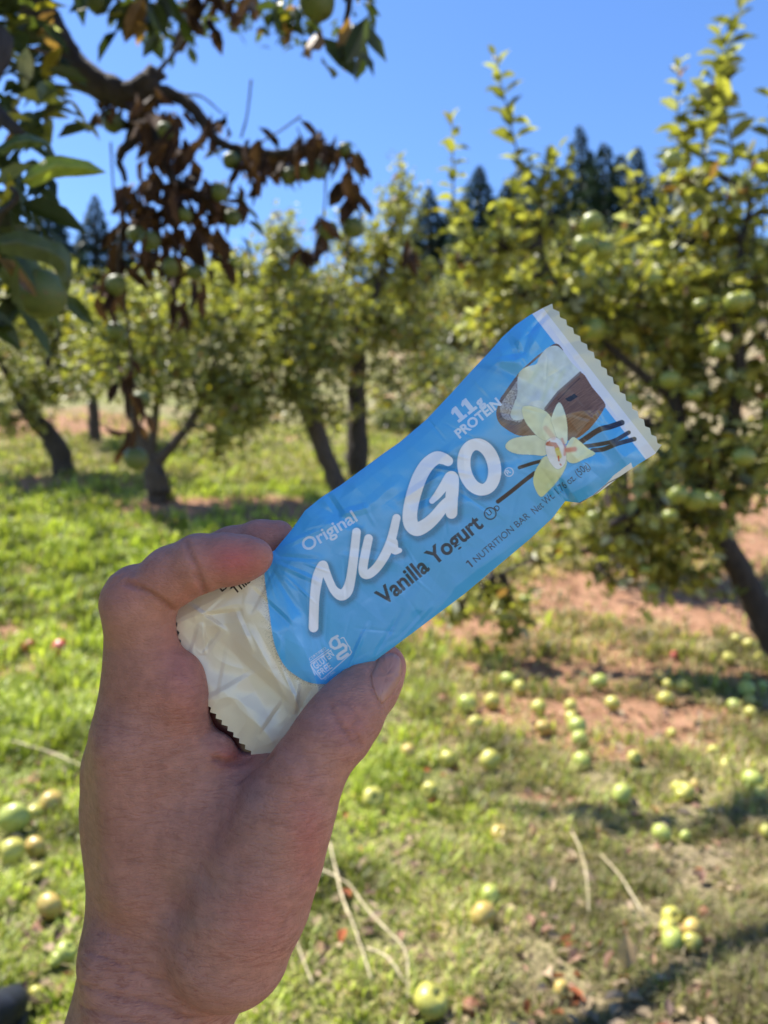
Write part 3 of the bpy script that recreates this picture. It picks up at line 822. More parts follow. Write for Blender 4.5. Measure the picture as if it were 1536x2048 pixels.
    shade_blob((-.56, .15, 1.18), (.13, .34, .30), 150)  # unseen leaves added to block sky light left of the hand
    shade_blob((-.56, .02, .72), (.13, .28, .28), 120)  # lower added clump, blocks light from the left ground
    gb = ground_at(1350, 1640) + S * 4.0
    shade_blob(gb, (.50, .12, .12), 20)
    lv.build('foliage', M_leaf, root)

    # two large leaves close to the lens
    def big_leaf(name, outline, d0, d1, col):
        up = np.array(outline[0], float); lo = np.array(outline[1], float)
        n, m = 22, 9
        t = np.linspace(0, 1, n)
        def smp(a):
            s = np.linspace(0, 1, len(a)); return np.stack([np.interp(t, s, a[:, 0]), np.interp(t, s, a[:, 1])], -1)
        U, Lw = smp(up), smp(lo)
        V = []
        for i in range(n):
            for j in range(m):
                v = j / (m - 1); q = U[i] * (1 - v) + Lw[i] * v
                d = d0 + (d1 - d0) * t[i] + .012 * abs(v - .45) * 2 - .003 * math.sin(t[i] * 22 + v * 2) * v
                V.append(P(q[0], q[1], d))
        idx = np.arange(n * m).reshape(n, m)
        Fc = np.stack([idx[:-1, :-1], idx[1:, :-1], idx[1:, 1:], idx[:-1, 1:]], -1).reshape(-1, 4)
        c = np.tile(np.array(col, float), (n * m, 1)) * (0.9 + 0.2 * rng.random((n * m, 1)))
        mesh_obj(name, np.array(V), Fc, M_leaf, root, cols=c)
    big_leaf('leaf', ([(42, 362), (62, 335), (95, 313), (120, 310), (150, 316), (178, 322), (198, 335), (213, 345)],
                      [(42, 362), (62, 376), (85, 368), (105, 358), (130, 354), (160, 353), (190, 350), (213, 345)]), .80, .84, (.32, .36, .06))
    big_leaf('leaf', ([(0, 470), (40, 460), (75, 468), (100, 482), (122, 486), (140, 505), (146, 540), (138, 582)],
                      [(0, 508), (30, 512), (62, 520), (92, 526), (108, 535), (118, 555), (126, 572), (134, 584)]), .82, .86, (.10, .12, .055))
    big_leaf('leaf', ([(0, 290), (30, 270), (60, 268), (85, 278), (103, 292)], [(0, 312), (30, 300), (60, 296), (85, 294), (103, 294)]), .9, .95, (.10, .14, .05))
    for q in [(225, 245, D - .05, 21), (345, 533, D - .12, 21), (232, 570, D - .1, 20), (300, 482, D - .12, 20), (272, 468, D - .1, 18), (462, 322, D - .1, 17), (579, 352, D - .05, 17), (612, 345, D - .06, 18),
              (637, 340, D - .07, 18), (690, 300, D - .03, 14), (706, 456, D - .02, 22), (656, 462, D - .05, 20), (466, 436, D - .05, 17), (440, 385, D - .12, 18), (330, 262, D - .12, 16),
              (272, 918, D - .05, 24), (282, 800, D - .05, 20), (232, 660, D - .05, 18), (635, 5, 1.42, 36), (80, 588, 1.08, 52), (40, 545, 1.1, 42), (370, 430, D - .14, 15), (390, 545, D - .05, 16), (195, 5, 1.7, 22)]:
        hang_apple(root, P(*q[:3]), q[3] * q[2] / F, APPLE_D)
near_tree()

# ------------------------------------------------------------------ grass and litter on the ground
def build_grass():
    n = 430000
    y = np.exp(rng.uniform(math.log(1.25), math.log(15), n))
    u = rng.uniform(-1, 1, n); x = np.where(rng.random(n) < .72, u * (0.56 * y + 0.3), np.sign(u) * (.56 * y + .3 + np.abs(u) * (.5 * y + 1.6)))
    so, dr = soil(x, y), dryness(x, y)
    clump = np.clip((fbm(x, y, 0.16, 40, 3) - .5) * 2.0 + .5, 0, 1)
    dens = (1 - so * 1.15) * (0.12 + .28 * dr + 1.3 * clump)
    keep = rng.random(n) < np.clip(dens, 0.03, 1)
    for ax, ay, ar in SPOTS:
        dx_, dy_ = (x - ax) / ar, (y - ay) / ar
        keep &= ~((np.abs(dx_) < 1.15) & (dy_ < 1.0) & (dy_ > -2.6) & (rng.random(n) < .85))
    x, y, so, dr, clump = x[keep], y[keep], so[keep], dr[keep], clump[keep]
    n = len(x)
    z = gz(x, y) - .006
    isdry = rng.random(n) < (dr * .9 + .05)
    hgt = rng.uniform(.018, .06, n) * np.where(isdry, 1.0, 1.15) * (0.45 + 1.25 * clump) * np.clip(y / 3, 0.8, 1.7)
    wd = rng.uniform(.0016, .0036, n) * np.clip(y / 2.2, .8, 3.2) * np.where(isdry, .8, 1.15)
    a = rng.random(n) * 6.28
    lean = rng.uniform(.2, 1.0, n) * np.where(isdry, 1.5, .85)
    dv = np.stack([np.cos(a), np.sin(a), np.zeros(n)], -1)
    sd = np.stack([-np.sin(a), np.cos(a), np.zeros(n)], -1)
    b = np.stack([x, y, z], -1)
    up = np.array([0, 0, 1.0])
    m1 = b + up * (hgt * .6)[:, None] + dv * (hgt * lean * .35)[:, None]
    tp = b + up * (hgt * (1.05 - .3 * lean))[:, None] + dv * (hgt * lean * 1.1)[:, None]
    w = sd * wd[:, None]
    V = np.stack([b - w, b + w, m1 - w * .9, m1 + w * .9, tp], 1).reshape(-1, 3)
    i = (np.arange(n) * 5)[:, None]
    r = rng.random((n, 1))
    g = np.array([.13, .18, .03]) + r * np.array([.36, .35, .08])
    s = np.array([.22, .17, .09]) + r * np.array([.40, .34, .22])
    ol = np.array([.13, .14, .04]) + r * np.array([.20, .19, .08])
    c = np.where(isdry[:, None], s, g)
    pt = fbm(x, y, .30, 61, 3)[:, None]
    c = c * np.clip(.55 + (pt - .32) * 2.4, .5, 1.4)
    mid = (rng.random(n) < .35 * (dr > .35))[:, None]
    c = np.where(mid, ol, c)
    o = mesh_obj('grass', V, [i + np.array([[0, 1, 3, 2]]), i + np.array([[2, 3, 4]])], M_grass, smooth=False, cols=np.repeat(c, 5, 0))
    tag(o, 'green and straw-coloured grass covering the orchard floor', 'grass', kind='stuff')

def build_litter():
    n = 4200
    y = np.exp(rng.uniform(math.log(1.3), math.log(9), n)); x = rng.uniform(-1, 1, n) * (.55 * y + .3)
    pos = np.stack([x, y, gz(x, y) + .012], -1)
    L = rng.uniform(.02, .055, n)
    c = leaf_palette(n, 'dead') * 3.0 + .035; kk = rng.random(n); c[kk > .55] = np.array([.34, .26, .17]) * rng.uniform(.7, 1.2, ((kk > .55).sum(), 1))
    k = rng.random(n); c[k > .8] = [.40, .30, .21]; c[(k > .68) & (k <= .72)] = [.34, .11, .05]
    lv = Leaves(); lv.add(pos, unit(rand_unit(n) * [1, 1, .35]), unit(rand_unit(n) * .5 + [0, 0, 1]), L, L * .6, c, fold=.8, curl=rng.uniform(-.6, .6, n))
    tag(lv.build('fallen_leaves', M_dead, None), 'dry brown leaves littering the grass and soil', 'fallen leaves', kind='stuff')

M_straw, _n, _b = new_mat('straw')
_b.inputs['Roughness'].default_value = .6
_ns = noise(_n, coords(_n), 60, 3)
_n.links.new(ramp(_n, _ns.outputs[0], [(.3, (.34, .27, .15)), (.7, (.62, .52, .32))]), _b.inputs['Base Color'])
def stalk(label, pts, r, lifts):
    q = [ground_at(px, py) + [0, 0, l + .025] for (px, py), l in zip(pts, lifts)]
    tb = Tubes(); tb.add(q, [r * k for k in (1.1, .95, .85, .75, .65, .5)[:len(q)]], 5, .28)
    o = mesh_obj('dry_stalk', np.concatenate(tb.V), [np.concatenate(tb.Q), np.concatenate(tb.T)], M_straw)
    tag(o, label, 'dry stalk', 'bleached stalks lying in the grass')
stalk('bleached stalk nearest the wrist, running straight down from the heel of the hand', [(660, 1745), (680, 1835), (700, 1890), (722, 1950), (742, 2010)], .0032, [.06, .05, .045, .04, .03])
stalk('longest bent bleached stalk, curving right and then down to the bottom border', [(625, 1780), (690, 1820), (735, 1880), (778, 1925), (812, 1965), (816, 2040)], .0028, [.04, .05, .05, .045, .04, .02])
stalk('short bleached stalk branching off near the bottom, below the bent one', [(735, 1945), (775, 1975), (812, 2010)], .0028, [.03, .04, .02])
stalk('straw-coloured stalk standing in the grass right of the middle, left of the tan leaf', [(1145, 1700), (1160, 1745), (1172, 1790), (1178, 1850)], .0026, [.03, .045, .04, .01])
stalk('thin pale stalk lying slantwise in the grass left of the knuckle', [(20, 1508), (90, 1530), (165, 1560)], .003, [.03, .035, .03])
stalk('thin pale stalk below the heel of the hand, left of the straight one', [(580, 1895), (600, 1950), (625, 2010)], .002, [.03, .03, .02])
stalk('pale stalk leaning over the straw left of the group of five apples', [(1200, 1745), (1240, 1800), (1290, 1870)], .0022, [.03, .04, .02])
def ground_leaf():
    c = ground_at(1250, 1958) + [0, 0, .02]
    lv = Leaves(); lv.add(c[None], np.array([[.15, .1, 1.0]]), np.array([[0, -1, .2]]), np.array([.075]), np.array([.05]), np.array([[.46, .31, .17]]), fold=.5, curl=.4)
    tag(lv.build('fallen_leaf', M_dead, None), 'single upright tan leaf standing in the straw below the group of five apples', 'leaf')
ground_leaf()

# ------------------------------------------------------------------ fallen apples
FALLEN = [
 (28,1648,27,'g','big green apple at the left border, leftmost of the upper three by the hand'),
 (68,1635,17,'y','small yellowish apple squeezed between two bigger ones left of the hand'),
 (103,1618,24,'b','blushed apple touching grass left of the hand, right end of the upper three'),
 (25,1712,23,'y','round yellow-green apple at the left border, just under the big green one'),
 (70,1702,19,'b','pink-cheeked apple between the yellow-green border apple and the hand'),
 (72,1750,15,'y','small pale apple half sunk in grass below the pink-cheeked one'),
 (100,1822,24,'b','rosy-topped apple sunk in the grass left of the wrist'),
 (132,1913,20,'g','oval green apple touching the wrist outline, the larger of a touching pair'),
 (112,1925,13,'g','small green apple, the lesser of the touching pair beside the wrist'),
 (72,1993,14,'y','bright yellow apple lying just behind the dark shoe'),
 (3,2018,11,'y','pale apple cut by the left border beside the shoe'),
 (60,1297,12,'r','orange-red apple on bare soil at the far left'),
 (120,1302,15,'r','bright red apple on the grass left of the bent finger'),
 (817,1512,16,'b','blushed apple in the grass just right of the thumb knuckle'),
 (895,1524,15,'y','yellow apple next right of the blushed one'),
 (980,1529,19,'y','plump yellow apple in grass directly below the scattered pair of green ones'),
 (860,1587,15,'y','oval yellow apple standing alone right of the palm'),
 (746,1606,20,'y','yellow-green apple closest to the palm on its right side'),
 (1000,1677,17,'b','oval blushed apple alone in the middle of the grass'),
 (980,1800,20,'g','green apple directly above the big orange-cheeked one'),
 (967,1842,24,'b','big orange-cheeked apple under a green one, straight below the lone oval one'),
 (862,2014,31,'y','largest yellow apple at the bottom border'),
 (943,2022,17,'o','brown rotten apple beside the largest yellow apple'),
 (1123,1985,15,'b','small red-topped apple in green grass near the bottom, right of the rotten one'),
 (1343,1842,18,'y','topmost apple of the tight group of five'),
 (1340,1868,20,'y','middle left apple of the tight group of five'),
 (1345,1891,22,'g','greenest apple, bottom left of the tight group of five'),
 (1385,1866,19,'b','red-topped apple, upper right of the tight group of five'),
 (1385,1893,18,'y','bottom right apple of the tight group of five'),
 (1409,1832,11,'o','brown rotting apple right above the group of five'),
 (1323,1675,18,'g','green apple sunk in grass below the dark shade band'),
 (1243,1597,20,'g','half shaded green apple at the left end of the shade band'),
 (1356,1580,13,'y','left apple of the clump of three in front of the shade band'),
 (1371,1592,17,'y','front apple of the clump of three by the shade band'),
 (1391,1574,10,'b','small orange-tinted apple at the back of the clump of three'),
 (1504,1568,18,'g','wide green apple near the right border above the shade band'),
 (1522,1594,15,'y','yellow apple touching the right border below the wide green one'),
 (1534,1669,14,'y','yellow apple cut by the right border in the shade'),
 (1428,1508,12,'y','yellow apple, upper left of two small ones above the wide green apple'),
 (1451,1535,11,'y','small apple, lower right of two above the wide green apple'),
 (1269,1521,13,'y','yellow apple alone between the column of apples and the right pair'),
 (1162,1530,17,'g','lowest green apple of the column, set apart from the stack above'),
 (1160,1484,15,'g','round green apple, second from the bottom of the column'),
 (1154,1460,17,'g','pale green apple in the middle of the column'),
 (1143,1443,14,'y','yellow apple with a tan cheek, near the top of the column'),
 (1142,1418,13,'y','topmost apple of the column'),
 (1086,1461,14,'b','orange-blushed apple left of the column of apples'),
 (1078,1421,14,'y','yellow apple above and left of the orange-blushed one, near the column'),
 (1016,1367,15,'g','left apple of the pair lying on bare soil below the wrapper'),
 (1039,1382,14,'y','right apple of the pair lying on bare soil below the wrapper'),
 (1198,1371,16,'g','plump apple casting a shadow, alone on the red soil'),
 (933,1415,17,'g','green apple in grass, leftmost of those beyond the thumb'),
 (985,1410,15,'y','yellow apple on soil between the leftmost green one and the soil pair'),
 (951,1452,14,'y','yellow apple in bright grass below the leftmost green one'),
 (1225,1413,14,'y','yellow apple below the plump one on the red soil'),
 (1331,1404,14,'y','yellow apple alone below the row of three on the red soil'),
 (1318,1360,13,'b','blushed apple, left end of the row of three on the red soil'),
 (1337,1374,11,'y','middle apple of the row of three on the red soil'),
 (1364,1377,12,'y','right end apple of the row of three on the red soil'),
 (1348,1314,8,'r','tiny red apple far off under the largest tree'),
 (1458,1322,12,'y','yellow apple left of the leaning trunk, lowest of four there'),
 (1498,1294,11,'y','yellow apple right next to the leaning trunk'),
 (1472,1283,10,'y','farthest small apple left of the leaning trunk'),
 (1519,1318,9,'y','small apple at the foot of the leaning trunk'),
 (1494,1384,15,'g','green apple below the leaning trunk, at the top of a loose heap'),
 (1526,1376,10,'g','apple at the right border, right of the loose heap'),
 (1499,1407,11,'y','flat yellow apple in the middle of the loose heap'),
 (1469,1418,14,'g','left apple of the loose heap below the leaning trunk'),
 (1501,1431,12,'y','lowest apple of the loose heap below the leaning trunk'),
 (1494,1357,9,'y','small shaded apple just above the loose heap'),
 (1048,1338,9,'o','orange decaying apple on soil above the soil pair'),
 (886,1403,10,'o','brown decaying apple beside the thumb tip, left of the leftmost green one'),
 (1344,1470,9,'y','small dull apple alone on the soil below the row of three'),
 (1370,1677,11,'g','dim apple in deep grass right of the sunk green apple'),
]
SPOTS = []
def place_apple(px, py, rpx, c, label):
    d0 = None
    g = ground_at(px, py + rpx * 0.75)
    d = g[1]
    r = 1.1 * rpx * d / F
    name = 'rotten_apple' if c == 'o' else 'fallen_apple'
    SPOTS.append((float((px - 768) / F * d), float(d), r))
    root = empty(name, (float((px - 768) / F * d), float(d), float(gz((px - 768) / F * d, d) + .12 * r)))
    tag(root, label, 'apple', 'fallen apples on the orchard floor')
    o = bpy.data.objects.new('fruit', APPLE[c, int(rng.integers(3))]); COL.objects.link(o); o.parent = root
    s = bpy.data.objects.new('stem', STEM); COL.objects.link(s); s.parent = root
    e = (rng.uniform(.5, 1.8), rng.uniform(-.6, .6), rng.random() * 6)
    for q in (o, s):
        q.location = (0, 0, r * .92); q.scale = (r * 1.03, r * 1.03, r * .98); q.rotation_euler = e
for a in FALLEN: place_apple(*a)
build_grass()
build_litter()

# ------------------------------------------------------------------ dark shoe toe at the lower left corner
def shoe():
    g = np.array([-.93, 1.50, 0.0])
    root = empty('shoe', (-.86, 1.62, float(gz(-.86, 1.62))))
    tag(root, 'dark navy shoe toe poking in at the lower left corner', 'shoe')
    m, n, b = new_mat('shoe_upper')
    ns = noise(n, coords(n), 30, 5)
    n.links.new(ramp(n, ns.outputs[0], [(.35, (.004, .005, .008)), (.7, (.016, .02, .032))]), b.inputs['Base Color'])
    b.inputs['Roughness'].default_value = .6
    b.inputs['Specular IOR Level'].default_value = .25
    ms, n2, b2 = new_mat('shoe_sole')
    ns2 = noise(n2, coords(n2), 60, 3)
    n2.links.new(ramp(n2, ns2.outputs[0], [(.3, (.006, .006, .008)), (.7, (.02, .02, .022))]), b2.inputs['Base Color'])
    b2.inputs['Roughness'].default_value = .6
    toe = ground_at(40, 2030); z0 = float(gz(toe[0], toe[1])) + .0
    axis = unit(np.array([.12, 1.0, 0])); sd = np.array([axis[1], -axis[0], 0])
    def sect(prof, z_lo, name, mat, top):
        V = []; ns_ = 26; nr = 18
        for i in range(ns_):
            t = i / (ns_ - 1)                      # 0 toe .. 1 heel
            w = .046 * (1 - (1 - min(t / .28, 1)) ** 2.2) ** .5 * (1 - .22 * math.sin(max(t - .3, 0) / .7 * math.pi)) + .001
            if t > .93: w *= math.sqrt(max(0.02, 1 - ((t - .93) / .075) ** 2))
            c = toe - axis * (.29 * t)
            h = top(t)
            for j in range(nr):
                a = 2 * math.pi * j / nr
                V.append(c * [1, 1, 0] + [0, 0, z0] + sd * w * np.cos(a) + np.array([0, 0, z_lo + h * (0.5 + 0.5 * np.sign(math.sin(a)) * abs(math.sin(a)) ** .8)]))
        idx = np.arange(ns_ * nr).reshape(ns_, nr); nx = np.roll(idx, -1, 1)
        Q = np.stack([idx[:-1], nx[:-1], nx[1:], idx[1:]], -1).reshape(-1, 4)
        mesh_obj(name, np.array(V), Q, mat, root)
    sect(None, 0.0, 'sole', ms, lambda t: .028)
    sect(None, .022, 'upper', m, lambda t: .045 + .05 * min(t / .5, 1) if t < .6 else .095)
shoe()
# ------------------------------------------------------------------ nutrition bar wrapper
E1 = np.array([.806, -.592]); E2 = np.array([.592, .806])      # along / across the wrapper, in pixels of the photograph
X0, Y0, SS = 320, 590, 2                                         # print raster: origin and samples per pixel
RW, RH = 1020 * SS, 950 * SS
_gx, _gy = np.meshgrid((np.arange(RW) + .5) / SS + X0, (np.arange(RH) + .5) / SS + Y0)
PR = np.zeros((RH, RW, 3), np.float32)

def _bbox(pts, pad):
    pts = np.asarray(pts, float)[:, :2]
    x0, y0 = pts.min(0) - pad; x1, y1 = pts.max(0) + pad
    a = max(0, int((x0 - X0) * SS)); b = min(RW, int((x1 - X0) * SS) + 2)
    c = max(0, int((y0 - Y0) * SS)); d = min(RH, int((y1 - Y0) * SS) + 2)
    return slice(c, d), slice(a, b)
def poly_mask(pts):
    sl = _bbox(pts, 1); x, y = _gx[sl], _gy[sl]
    ins = np.zeros(x.shape, bool)
    p = np.asarray(pts, float); q = np.roll(p, -1, 0)
    for (ax, ay), (bx, by) in zip(p, q):
        if ay == by: continue
        c = ((ay > y) != (by > y)) & (x < (bx - ax) * (y - ay) / (by - ay) + ax)
        ins ^= c
    return sl, ins.astype(np.float32)
def stroke_dist(pts, pad):
    sl = _bbox(pts, pad); x, y = _gx[sl], _gy[sl]
    best = np.full(x.shape, 1e9)
    for a, b in zip(pts[:-1], pts[1:]):
        ax, ay = a[:2]; bx, by = b[:2]; ra = a[2] if len(a) > 2 else 0; rb = b[2] if len(b) > 2 else 0
        dx, dy = bx - ax, by - ay
        t = np.clip(((x - ax) * dx + (y - ay) * dy) / (dx * dx + dy * dy + 1e-9), 0, 1)
        best = np.minimum(best, np.hypot(x - ax - t * dx, y - ay - t * dy) - (ra + (rb - ra) * t))
    return sl, best
def stroke_mask(pts, soft=.5):
    pts = [tuple(p) for p in pts]
    sl, d = stroke_dist([p[:2] for p in pts] if False else pts, 20) if len(pts[0]) > 2 else stroke_dist(pts, 20)
    return sl, np.clip(.5 - d / (2 * soft), 0, 1)
def paint(sl, m, col, a=1.0):
    c = np.array(col, np.float32) if not callable(col) else col(_gx[sl], _gy[sl])
    m = (m * a)[..., None]
    PR[sl] = PR[sl] * (1 - m) + c * m
def smooth_curve(pts, k=8, closed=False):
    p = np.array(pts, float)
    pp = np.vstack([p[-1], p, p[0], p[1]]) if closed else np.vstack([2 * p[0] - p[1], p, 2 * p[-1] - p[-2]])
    out = []
    for i in range(1, len(pp) - 2):
        for j in range(k):
            t = j / k; a, b, c, d = pp[i - 1], pp[i], pp[i + 1], pp[i + 2]
            out.append(.5 * (2 * b + (c - a) * t + (2 * a - 5 * b + 4 * c - d) * t * t + (3 * b - a - 3 * c + d) * t ** 3))
    if not closed: out.append(p[-1])
    return np.array(out)

def text_tris(body, offset=0.0, shear=0.0):
    cu = bpy.data.curves.new('t', 'FONT'); cu.body = body; cu.offset = offset; cu.shear = shear
    cu.resolution_u = 6
    o = bpy.data.objects.new('t', cu); COL.objects.link(o)
    dg = bpy.context.evaluated_depsgraph_get()
    me = bpy.data.meshes.new_from_object(o.evaluated_get(dg))
    me.calc_loop_triangles()
    v = np.array([q.co[:2] for q in me.vertices]); t = np.array([q.vertices[:] for q in me.loop_triangles])
    bpy.data.objects.remove(o); bpy.data.curves.remove(cu); bpy.data.meshes.remove(me)
    return v, t
def text(body, p0, p1, cap, col, bold=0.0, a=1.0):
    """Set BODY on the baseline from p0 to p1 (photo pixels), capitals CAP pixels tall."""
    v, t = text_tris(body, bold)
    x0, x1 = v[:, 0].min(), v[:, 0].max()
    p0, p1 = np.array(p0, float), np.array(p1, float)
    ax = p1 - p0; L = np.linalg.norm(ax); ax /= L; up = np.array([ax[1], -ax[0]])
    q = p0 + np.outer((v[:, 0] - x0) / (x1 - x0) * L, ax) + np.outer(v[:, 1] / 0.70 * cap, up)
    sl = _bbox(q, 1); m = np.zeros(_gx[sl].shape, np.float32); ox, oy = sl[1].start, sl[0].start
    for tri in q[t]:
        s2 = _bbox(tri, .5)
        x, y = _gx[s2], _gy[s2]
        (ax_, ay_), (bx_, by_), (cx_, cy_) = tri
        e = lambda px, py, qx, qy: (x - px) * (qy - py) - (y - py) * (qx - px)
        e1, e2, e3 = e(ax_, ay_, bx_, by_), e(bx_, by_, cx_, cy_), e(cx_, cy_, ax_, ay_)
        ins = ((e1 >= 0) & (e2 >= 0) & (e3 >= 0)) | ((e1 <= 0) & (e2 <= 0) & (e3 <= 0))
        k = (slice(s2[0].start - oy, s2[0].stop - oy), slice(s2[1].start - ox, s2[1].stop - ox))
        m[k] = np.maximum(m[k], ins)
    paint(sl, m, col, a)

BLUE = np.array([.085, .41, .80], np.float32)
CREAM = np.array([.78, .68, .53], np.float32)
WHITE = (.86, .86, .95)
NAVY = (.016, .042, .085)
def print_art():
    full = (slice(0, RH), slice(0, RW))
    s = _gx * E1[0] + _gy * E1[1]; t = _gx * E2[0] + _gy * E2[1]
    PR[:] = CREAM
    # blue field with its curved end on the left
    curve = smooth_curve([(610, 1000), (560, 1070), (536, 1110), (529, 1144), (533, 1185), (538.5, 1224), (548, 1285), (566, 1327), (590, 1350), (623, 1366), (665, 1367), (690, 1356), (730, 1350)])
    far = [(1100, 1300), (1500, 900), (1300, 560), (900, 560)]
    ring = np.vstack([curve, far])
    sl, m = poly_mask(ring)
    blue = lambda x, y: BLUE * (1 + .10 * np.exp(-(((x - 600) / 90) ** 2 + ((y - 1290) / 70) ** 2)))[..., None]
    # printed speckle on the cream side of the curve
    sl2, d = stroke_dist([tuple(p) for p in curve], 24)
    r2 = np.random.default_rng(3)
    sp = r2.random(d.shape) < .55 * np.exp(-np.maximum(d, 0) / 4.2) * (d < 22)
    paint(sl2, sp.astype(np.float32), (.10, .11, .10), .8)
    paint(sl, m, blue)
    # pale end band and cream seal
    wob = (t - 1330) / 170 * 5
    paint(full, np.clip((s - 492 - wob) * 1.2 + .5, 0, 1), (.74, .75, .84))
    paint(full, np.clip((s - 516 - wob) * 1.2 + .5, 0, 1), (.62, .60, .49))
    # lighter medallion under the protein claim
    dd = np.hypot(_gx - 948, _gy - 846)
    paint(full, np.clip((112 - dd) / 2, 0, 1) * np.clip((s - 250) / 80, 0, 1) * .9, (.12, .42, .74), .75)
    paint(full, np.clip((dd - 104) / 10, 0, 1) * np.clip((124 - dd) / 10, 0, 1) * np.clip((s - 300) / 60, 0, 1) * np.clip((1230 - t) / 40, 0, 1), (.04, .22, .50), .45)
    K = lambda pts: [(x / 3.2 + 860, y / 3.2 + 600) for x, y in pts]
    r3 = np.random.default_rng(8)
    # vanilla pods
    def pod(pts, r):
        c = smooth_curve([(x / 3.2 + 860, y / 3.2 + 600) for x, y in pts])
        sl, d = stroke_dist([tuple(p) for p in c], 14)
        paint(sl, np.clip(.5 - (d - r), 0, 1), (.022, .016, .026))
        paint(sl, np.clip(.5 - np.abs(d - r * .35) / 1.1, 0, 1), (.085, .07, .09), .6)
    pod([(965, 908), (1080, 832), (1150, 812), (1228, 785)], 5.6)
    pod([(985, 938), (1090, 922), (1180, 900), (1272, 848)], 4.2)
    pod([(1040, 962), (1110, 955), (1200, 920), (1308, 890)], 4.6)
    pod([(572, 1073), (650, 1047), (735, 1025)], 3.6)
    pod([(435, 1290), (520, 1225), (600, 1160), (668, 1108)], 4.2)
    # wooden bowl
    def wood(base, streak, ang=-.62, f=.55):
        def g(x, y):
            u = x * math.cos(ang) + y * math.sin(ang); w = -x * math.sin(ang) + y * math.cos(ang)
            k = vnoise(w * f * 2.2, u * .045, 1.0, 3) * .6 + vnoise(w * f * 5, u * .11, 1.0, 5) * .4
            return (np.array(base)[None, None] * (1 - k[..., None]) + np.array(streak)[None, None] * k[..., None]).astype(np.float32)
        return g
    bowl = smooth_curve(K([(430, 690), (425, 740), (445, 790), (500, 835), (570, 868), (670, 868), (780, 885), (880, 900), (950, 880), (1015, 830), (1070, 765), (1112, 700), (1119, 660), (1040, 560), (962, 462), (860, 545), (735, 690), (600, 690), (480, 600)]), 5, True)
    paint(*poly_mask(bowl), wood((.085, .036, .020), (.30, .155, .09)))
    rim = smooth_curve(K([(440, 655), (478, 590), (550, 490), (610, 425), (690, 355), (750, 312), (790, 283), (822, 283), (852, 322), (835, 325), (800, 305), (770, 310), (720, 345), (660, 400), (610, 440), (575, 500), (530, 580), (470, 700), (480, 760), (520, 775), (600, 762), (590, 790), (520, 800), (455, 770), (435, 710)]), 5, True)
    paint(*poly_mask(rim), wood((.06, .035, .028), (.24, .15, .12)))
    inner = smooth_curve(K([(455, 665), (520, 570), (565, 510), (600, 520), (600, 760), (520, 772), (470, 755), (450, 710)]), 5, True)
    def dusty(x, y):
        k = vnoise(x, y, 1.6, 9)[..., None]
        return (np.array([.16, .12, .12]) * (1 - k) + np.array([.55, .52, .52]) * k).astype(np.float32)
    paint(*poly_mask(inner), dusty)
    # yogurt mound
    yog = smooth_curve(K([(560, 510), (578, 455), (625, 425), (680, 410), (700, 365), (745, 310), (800, 292), (845, 318), (905, 400), (962, 465), (900, 520), (820, 590), (740, 695), (700, 720), (600, 760), (545, 770), (515, 735), (540, 660), (560, 600)]), 5, True)
    def cream(x, y):
        k = fbm(x, y, 26, 4, 3)[..., None]; k2 = fbm(x, y, 13, 14, 2)[..., None]
        c = np.array([.60, .66, .74]) * (1 - k) + np.array([.74, .78, .60]) * k
        return (c * (0.80 + .34 * k2)).astype(np.float32)
    paint(*poly_mask(yog), cream)
    for a, b, w in (((690, 440), (640, 520), 14), ((860, 440), (800, 560), 10), ((780, 500), (720, 640), 12)):
        sl, d = stroke_dist(K([a, b]), 20); paint(sl, np.exp(-np.maximum(d, 0) ** 2 / (w / 3.2 * 1.4) ** 2), (.60, .66, .38), .35)
    lip = K([(962, 465), (900, 520), (820, 590), (738, 695)])
    sl, d = stroke_dist(lip, 8); paint(sl, np.clip(.5 - (d - 2.4), 0, 1), (.20, .14, .11), .9)
    sl, d = stroke_dist(K([(958, 500), (880, 575), (820, 640)]), 8); paint(sl, np.clip(.5 - (d - 1.0), 0, 1), (.025, .016, .014), .8)
    sl, m = poly_mask(K([(865, 632), (925, 600), (945, 618), (900, 650), (880, 648)])); paint(sl, m, (.02, .014, .014))
    # orchid
    def petal(pts, c0, c1, cx, cy):
        c = smooth_curve(K(pts), 6, True)
        px, py = cx / 3.2 + 860, cy / 3.2 + 600
        def g(x, y):
            k = np.clip(np.hypot(x - px, y - py) / 60, 0, 1)[..., None]; n = vnoise(x, y, 9, 4)[..., None]
            return ((np.array(c0) * (1 - k) + np.array(c1) * k) * (.9 + .16 * n)).astype(np.float32)
        sl, d = stroke_dist([tuple(q) for q in np.vstack([c, c[:1]])], 8)
        paint(sl, np.clip(1 - np.abs(d) / 2.2, 0, 1), (.12, .20, .22), .35)
        paint(*poly_mask(c), g)
    pc0, pc1 = (.74, .76, .56), (.70, .74, .44)
    petal([(740, 1000), (700, 1048), (668, 1110), (664, 1180), (705, 1258), (750, 1230), (822, 1150), (872, 1060), (860, 1010)], pc0, (.66, .70, .36), 800, 980)
    petal([(483, 930), (520, 892), (600, 872), (690, 868), (752, 900), (745, 990), (650, 990), (560, 985), (500, 962)], pc0, (.74, .78, .58), 780, 940)
    petal([(590, 690), (640, 678), (740, 712), (790, 780), (812, 870), (770, 905), (700, 880), (640, 820), (602, 760)], pc0, (.74, .76, .50), 800, 920)
    petal([(825, 655), (866, 730), (880, 830), (872, 920), (820, 890), (790, 810), (777, 755)], pc0, (.76, .80, .60), 830, 930)
    petal([(880, 920), (915, 878), (960, 905), (1010, 950), (1057, 985), (980, 1022), (930, 1043), (885, 1035), (860, 980)], pc0, (.70, .74, .42), 860, 960)
